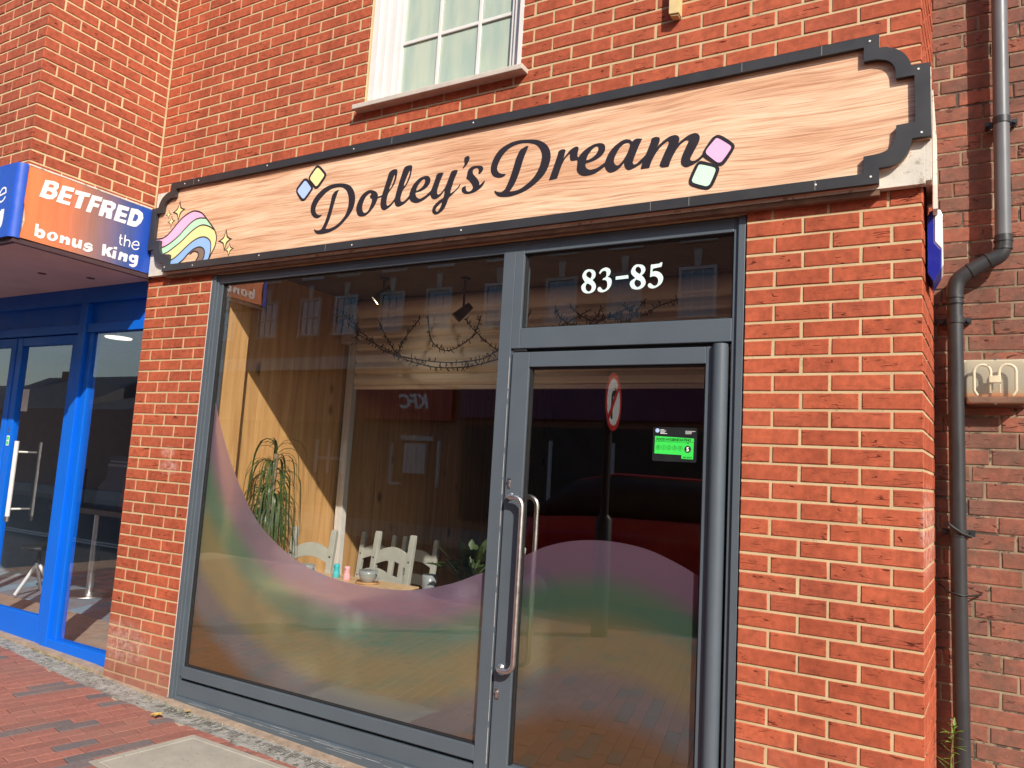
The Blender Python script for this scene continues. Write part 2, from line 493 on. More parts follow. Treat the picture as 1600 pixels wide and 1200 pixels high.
def film_mat(name, white):
    m, n, l, b = new_mat(name)
    n.remove(b)
    out = n['Material Output']
    at = N(n, 'ShaderNodeAttribute', attribute_name='dist')
    sm = 0.05
    bands = [(0.17, (0.72, 0.50, 0.76)), (0.33, (0.38, 0.68, 0.50)), (0.57, (0.80, 0.74, 0.40)), (0.76, (0.52, 0.54, 0.60)), (1.6, (0.52, 0.31, 0.13))]
    stops = [(0.0, bands[0][1])]
    for i in range(4):
        p = bands[i][0]
        stops += [((p - sm) / 1.6, bands[i][1]), ((p + sm) / 1.6, bands[i + 1][1])]
    r = ramp(n, stops)
    l.new(math_n(n, l, 'DIVIDE', at.outputs['Fac'], 1.6), r.inputs[0])
    col = r.outputs[0]
    tr = n.new('ShaderNodeBsdfTransparent'); l.new(mix(n, l, 0.25, col, (1, 1, 1)), tr.inputs[0])
    rf = n.new('ShaderNodeBsdfRefraction'); rf.inputs['Roughness'].default_value = 0.62; rf.inputs['IOR'].default_value = 1.16
    l.new(mix(n, l, 0.45, col, (1, 1, 1)), rf.inputs[0])
    tl = n.new('ShaderNodeBsdfTranslucent'); l.new(col, tl.inputs[0])
    df = n.new('ShaderNodeBsdfDiffuse'); l.new(col, df.inputs[0])
    m1 = n.new('ShaderNodeMixShader'); m1.inputs[0].default_value = white
    l.new(tl.outputs[0], m1.inputs[1]); l.new(df.outputs[0], m1.inputs[2])
    m2 = n.new('ShaderNodeMixShader'); m2.inputs[0].default_value = FILM_SCATTER
    l.new(rf.outputs[0], m2.inputs[1]); l.new(m1.outputs[0], m2.inputs[2])
    m3 = n.new('ShaderNodeMixShader'); m3.inputs[0].default_value = FILM_CLEAR
    l.new(m2.outputs[0], m3.inputs[1]); l.new(tr.outputs[0], m3.inputs[2])
    l.new(m3.outputs[0], out.inputs[0])
    return m
FILM_SCATTER, FILM_CLEAR = 0.52, 0.05
M['film'] = film_mat('frosted rainbow window film', 0.36)  # extra diffuse share stands in for the sunlit room behind this film
M['film_door'] = film_mat('frosted rainbow door film', 0.22)

def oak_mat():
    m, n, l, b = new_mat('printed oak sign board')
    wob = coords(n, l, (0.55, 1, 1.3))
    wn = noise(n, l, wob, 1.5, 2, 0.45)
    def warped(scale, amp):
        v = coords(n, l, scale)
        ad = n.new('ShaderNodeVectorMath'); ad.operation = 'ADD'
        sc = n.new('ShaderNodeVectorMath'); sc.operation = 'SCALE'
        sc.inputs[0].default_value = (0, 0, amp); l.new(wn, sc.inputs['Scale'])
        l.new(v, ad.inputs[0]); l.new(sc.outputs[0], ad.inputs[1])
        return ad.outputs[0]
    g1 = noise(n, l, warped((0.75, 1, 30.0), 3.6), 2.6, 4, 0.55)
    g2 = noise(n, l, warped((2.4, 1, 150.0), 18.0), 2.0, 3, 0.55)
    g3 = noise(n, l, warped((0.5, 1, 7.0), 1.6), 1.7, 2, 0.5)
    r1 = ramp(n, [(0.26, (0.47, 0.24, 0.145)), (0.39, (0.64, 0.38, 0.235)), (0.50, (0.77, 0.515, 0.345)), (0.75, (0.82, 0.585, 0.41))])
    l.new(g1, r1.inputs[0])
    r2 = ramp(n, [(0.38, (0.74, 0.66, 0.60)), (0.54, (1.04, 1.04, 1.04))]); l.new(g2, r2.inputs[0])
    r3 = ramp(n, [(0.36, (0.86, 0.74, 0.66)), (0.58, (1.05, 1.04, 1.03))]); l.new(g3, r3.inputs[0])
    col = mix(n, l, 1.0, r1.outputs[0], r2.outputs[0], 'MULTIPLY')
    col = mix(n, l, 1.0, col, r3.outputs[0], 'MULTIPLY')
    l.new(col, b.inputs['Base Color'])
    b.inputs['Roughness'].default_value = 0.5
    return m
M['oak'] = oak_mat()

def pine_mat(name, dark, mid, light, rough=0.55):
    m, n, l, b = new_mat(name)
    at = N(n, 'ShaderNodeAttribute', attribute_name='tone')
    t = n.new('ShaderNodeTexCoord')
    off = n.new('ShaderNodeVectorMath'); off.operation = 'SCALE'; off.inputs[0].default_value = (13.0, 29.0, 41.0)
    l.new(at.outputs['Fac'], off.inputs['Scale'])
    ad = n.new('ShaderNodeVectorMath'); ad.operation = 'ADD'
    l.new(t.outputs['Object'], ad.inputs[0]); l.new(off.outputs[0], ad.inputs[1])
    mp = n.new('ShaderNodeMapping'); mp.inputs['Scale'].default_value = (17, 17, 1.1); l.new(ad.outputs[0], mp.inputs[0])
    g = noise(n, l, mp.outputs[0], 1.0, 5, 0.62, 0.9)
    r = ramp(n, [(0.32, dark), (0.5, mid), (0.68, light)]); l.new(g, r.inputs[0])
    vo = n.new('ShaderNodeTexVoronoi'); vo.inputs['Scale'].default_value = 1.0
    mk = n.new('ShaderNodeMapping'); mk.inputs['Scale'].default_value = (5.5, 5.5, 3.2); l.new(ad.outputs[0], mk.inputs[0])
    l.new(mk.outputs[0], vo.inputs['Vector'])
    kr = ramp(n, [(0.09, (1, 1, 1)), (0.22, (0, 0, 0))]); l.new(vo.outputs['Distance'], kr.inputs[0])
    sk = n.new('ShaderNodeSeparateColor'); l.new(vo.outputs['Color'], sk.inputs[0])
    kk = math_n(n, l, 'MULTIPLY', kr.outputs[0], math_n(n, l, 'GREATER_THAN', sk.outputs[0], 0.68))
    col = mix(n, l, kk, r.outputs[0], tuple(x * 0.42 for x in dark))
    tr = ramp(n, [(0.0, (0.82, 0.80, 0.78)), (1.0, (1.1, 1.08, 1.05))]); l.new(at.outputs['Fac'], tr.inputs[0])
    col = mix(n, l, 1.0, col, tr.outputs[0], 'MULTIPLY')
    l.new(col, b.inputs['Base Color'])
    b.inputs['Roughness'].default_value = rough
    bump(n, l, b, g, 0.15, 0.001)
    return m
M['pine'] = pine_mat('knotty pine boards', (0.48, 0.255, 0.098), (0.60, 0.35, 0.145), (0.67, 0.42, 0.19))
M['table_wood'] = pine_mat('pale table wood', (0.50, 0.33, 0.16), (0.62, 0.44, 0.24), (0.70, 0.53, 0.32), 0.4)
M['dark_wood'] = pine_mat('dark stained wood', (0.09, 0.042, 0.024), (0.14, 0.068, 0.038), (0.18, 0.09, 0.05), 0.4)
M['cream_shutter'] = plain('cream coated shutter slats', (0.86, 0.80, 0.68), 0.45, var=0.05)
M['inner_dark'] = plain('dark brown plaster', (0.13, 0.075, 0.05), 0.8, var=0.2, scale=3)
M['maroon'] = plain('deep maroon wall paint', (0.06, 0.012, 0.022), 0.7, var=0.15, scale=3)
M['ceiling'] = plain('brown ceiling paint', (0.10, 0.075, 0.06), 0.85, var=0.1, scale=3)
M['chair'] = plain('sage grey chair paint', (0.40, 0.41, 0.37), 0.5, var=0.06, scale=12)
M['bolt'] = plain('dark bolt head', (0.02, 0.02, 0.02), 0.4)
M['leaf_dark'] = plain('strappy leaf', (0.052, 0.082, 0.022), 0.38, var=0.4, scale=20)
M['leaf'] = plain('broad leaf', (0.040, 0.068, 0.016), 0.35, var=0.3, scale=25)
M['weed'] = plain('weed leaf', (0.14, 0.22, 0.035), 0.5, var=0.25, scale=40)
M['bark'] = plain('pale bark', (0.23, 0.17, 0.11), 0.85, var=0.3, scale=25, bmp=0.5)
M['pot'] = plain('grey glazed pot', (0.30, 0.30, 0.29), 0.4, var=0.06)
M['cup'] = plain('grey glazed stoneware', (0.26, 0.29, 0.30), 0.3, var=0.05)
M['cup_white'] = plain('white glaze', (0.78, 0.77, 0.74), 0.3, var=0.03)
M['cyan'] = plain('turquoise plastic', (0.05, 0.50, 0.58), 0.35, var=0.03)
M['pinkp'] = plain('pale pink plastic', (0.80, 0.40, 0.46), 0.35, var=0.03)
M['black'] = plain('matt black', (0.012, 0.012, 0.013), 0.5)
M['curtain'] = plain('pale green net curtain', (0.55, 0.62, 0.50), 0.8, var=0.08, scale=4)
M['wire'] = plain('black wire', (0.010, 0.009, 0.008), 0.5)
M['concrete'] = plain('sandy concrete', (0.325, 0.295, 0.245), 0.92, var=0.13, scale=7, bmp=0.7, bscale=160, speck=((0.21, 0.18, 0.13), 0.60, 55))
M['drain'] = plain('grey drain channel', (0.27, 0.255, 0.23), 0.9, var=0.35, scale=14, bmp=1.0, bscale=90, speck=((0.12, 0.11, 0.095), 0.54, 34))
M['plinth'] = plain('brown mortar plinth', (0.33, 0.24, 0.175), 0.95, var=0.25, scale=11, bmp=0.8, bscale=80, speck=((0.22, 0.16, 0.11), 0.58, 30))
M['grout'] = plain('sand joint', (0.40, 0.27, 0.19), 0.95, var=0.2, scale=12, bmp=0.5)
M['asphalt'] = plain('asphalt', (0.050, 0.050, 0.052), 0.9, var=0.2, scale=3, bmp=0.7, bscale=200)
M['roadpaint'] = plain('road paint', (0.70, 0.68, 0.62), 0.7, var=0.1)
M['kerb'] = plain('granite kerb', (0.36, 0.34, 0.32), 0.85, var=0.15, scale=30, bmp=0.3)

def paver_mat():
    m, n, l, b = new_mat('clay pavers')
    at = N(n, 'ShaderNodeAttribute', attribute_name='tone')
    r = ramp(n, [(0.0, (0.225, 0.088, 0.068)), (0.4, (0.275, 0.102, 0.076)), (0.80, (0.31, 0.118, 0.086)), (0.81, (0.150, 0.120, 0.118)), (1.0, (0.105, 0.094, 0.098))])
    l.new(at.outputs['Fac'], r.inputs[0])
    v = coords(n, l)
    f1 = noise(n, l, v, 45, 5, 0.65)
    fr = ramp(n, [(0.3, (0.78, 0.78, 0.78)), (0.7, (1.18, 1.18, 1.18))]); l.new(f1, fr.inputs[0])
    col = mix(n, l, 1.0, r.outputs[0], fr.outputs[0], 'MULTIPLY')
    d = noise(n, l, v, 2.2, 6, 0.62)
    dr = ramp(n, [(0.44, (0, 0, 0)), (0.75, (0.5, 0.5, 0.5))]); l.new(d, dr.inputs[0])
    col = mix(n, l, dr.outputs[0], col, (0.23, 0.13, 0.10))
    l.new(col, b.inputs['Base Color'])
    b.inputs['Roughness'].default_value = 0.85
    bump(n, l, b, f1, 0.5, 0.002)
    return m
M['paver'] = paver_mat()

def gradient_sign_mat():
    """vinyl wrap that runs from orange at the street end to blue at the wall end"""
    m, n, l, b = new_mat('orange to blue vinyl wrap')
    at = N(n, 'ShaderNodeAttribute', attribute_name='along')
    v = coords(n, l, (1, 7, 0.6))
    st = noise(n, l, v, 3.0, 5, 0.65)
    pos = math_n(n, l, 'ADD', at.outputs['Fac'], math_n(n, l, 'MULTIPLY', math_n(n, l, 'SUBTRACT', st, 0.5), 0.10))
    r = ramp(n, [(0.0, (0.78, 0.225, 0.085)), (0.30, (0.62, 0.20, 0.095)), (0.52, (0.29, 0.16, 0.145)), (0.76, (0.065, 0.10, 0.27)), (0.9, (0.018, 0.075, 0.42))])
    l.new(pos, r.inputs[0])
    sr = ramp(n, [(0.35, (0.85, 0.85, 0.85)), (0.7, (1.12, 1.12, 1.12))]); l.new(st, sr.inputs[0])
    l.new(mix(n, l, 1.0, r.outputs[0], sr.outputs[0], 'MULTIPLY'), b.inputs['Base Color'])
    b.inputs['Roughness'].default_value = 0.38
    return m
M['grad'] = gradient_sign_mat()
M['sign_blue'] = plain('royal blue vinyl', (0.012, 0.075, 0.46), 0.35, var=0.05)
M['soffit'] = plain('brown painted soffit', (0.62, 0.57, 0.55), 0.7, var=0.08, scale=3)
M['edge_dark'] = plain('dark soffit edge', (0.06, 0.03, 0.035), 0.6)
M['carpet'] = plain('grey blue carpet', (0.21, 0.235, 0.265), 0.95, var=0.15, scale=6, bmp=0.4, bscale=300)
M['grey_panel'] = plain('grey office panel', (0.26, 0.30, 0.34), 0.6, var=0.08)
M['navy'] = plain('navy panel', (0.015, 0.022, 0.075), 0.4, var=0.1)
M['red_panel'] = plain('dark red panel', (0.22, 0.010, 0.020), 0.4, var=0.1)
def emit_mat(name, c, s):
    m, n, l, b = new_mat(name)
    b.inputs['Base Color'].default_value = (*c, 1)
    b.inputs['Emission Color'].default_value = (*c, 1)
    b.inputs['Emission Strength'].default_value = s
    return m
M['lamp_disc'] = emit_mat('lit ceiling lamp', (1.0, 0.90, 0.74), 1.2)
M['lamp_spot'] = emit_mat('lit spot lamp', (1.0, 0.85, 0.62), 0.3)

def brick_tex_mat(name, c1, c2, mort, scale=1.0):
    m, n, l, b = new_mat(name)
    t = n.new('ShaderNodeTexCoord')
    sx = n.new('ShaderNodeSeparateXYZ'); l.new(t.outputs['Object'], sx.inputs[0])
    cb = n.new('ShaderNodeCombineXYZ'); l.new(sx.outputs[0], cb.inputs[0]); l.new(sx.outputs[2], cb.inputs[1])
    bt = n.new('ShaderNodeTexBrick')
    l.new(cb.outputs[0], bt.inputs['Vector'])
    bt.inputs['Color1'].default_value = (*c1, 1); bt.inputs['Color2'].default_value = (*c2, 1); bt.inputs['Mortar'].default_value = (*mort, 1)
    bt.inputs['Scale'].default_value = 1.0 / scale
    bt.inputs['Brick Width'].default_value = 0.225; bt.inputs['Row Height'].default_value = 0.075
    bt.inputs['Mortar Size'].default_value = 0.006
    l.new(bt.outputs[0], b.inputs['Base Color'])
    b.inputs['Roughness'].default_value = 0.9
    return m
M['brick_far'] = brick_tex_mat('brown brick across the street', (0.27, 0.115, 0.075), (0.34, 0.14, 0.09), (0.36, 0.29, 0.23))
M['stone'] = plain('pale stone dressing', (0.50, 0.46, 0.40), 0.8, var=0.1)
M['slate'] = plain('slate roof', (0.07, 0.068, 0.075), 0.7, var=0.25, scale=12)
M['car_red'] = plain('deep red car paint', (0.50, 0.012, 0.014), 0.22, var=0.03, coat=0.8)
M['tyre'] = plain('tyre rubber', (0.018, 0.018, 0.018), 0.8)
M['sign_red'] = plain('red reflective sheeting', (0.60, 0.02, 0.02), 0.45, var=0.03)
M['purple'] = plain('purple fascia paint', (0.13, 0.012, 0.075), 0.4, var=0.08)
M['far_red'] = plain('red fascia paint', (0.42, 0.015, 0.018), 0.4, var=0.05)
M['hyg_green'] = plain('bright green sticker', (0.045, 0.66, 0.085), 0.4, var=0.03)
M['hyg_dark'] = plain('dark sticker ground', (0.014, 0.016, 0.017), 0.35)
M['hyg_text'] = plain('dark green print', (0.006, 0.10, 0.012), 0.5)
M['alarm_blue'] = plain('dark blue translucent plastic', (0.018, 0.022, 0.26), 0.2, var=0.06)
M['alarm_white'] = plain('white plastic', (0.80, 0.80, 0.80), 0.35, var=0.04)
M['ply'] = plain('pale raw timber', (0.62, 0.47, 0.22), 0.7, var=0.12, scale=18)
M['carpet_blue'] = plain('pale blue carpet stripe', (0.22, 0.36, 0.45), 0.95, var=0.1)
M['upvc_dim'] = plain('off white window paint', (0.55, 0.55, 0.54), 0.5, var=0.1)
m, n, l, b = new_mat('far window glass')
b.inputs['Base Color'].default_value = (0.02, 0.03, 0.05, 1); b.inputs['Roughness'].default_value = 0.04; b.inputs['IOR'].default_value = 2.4
M['glass_dark'] = m
M['pale_floor'] = pine_mat('pale laminate floor', (0.34, 0.24, 0.15), (0.42, 0.31, 0.20), (0.48, 0.37, 0.25), 0.35)
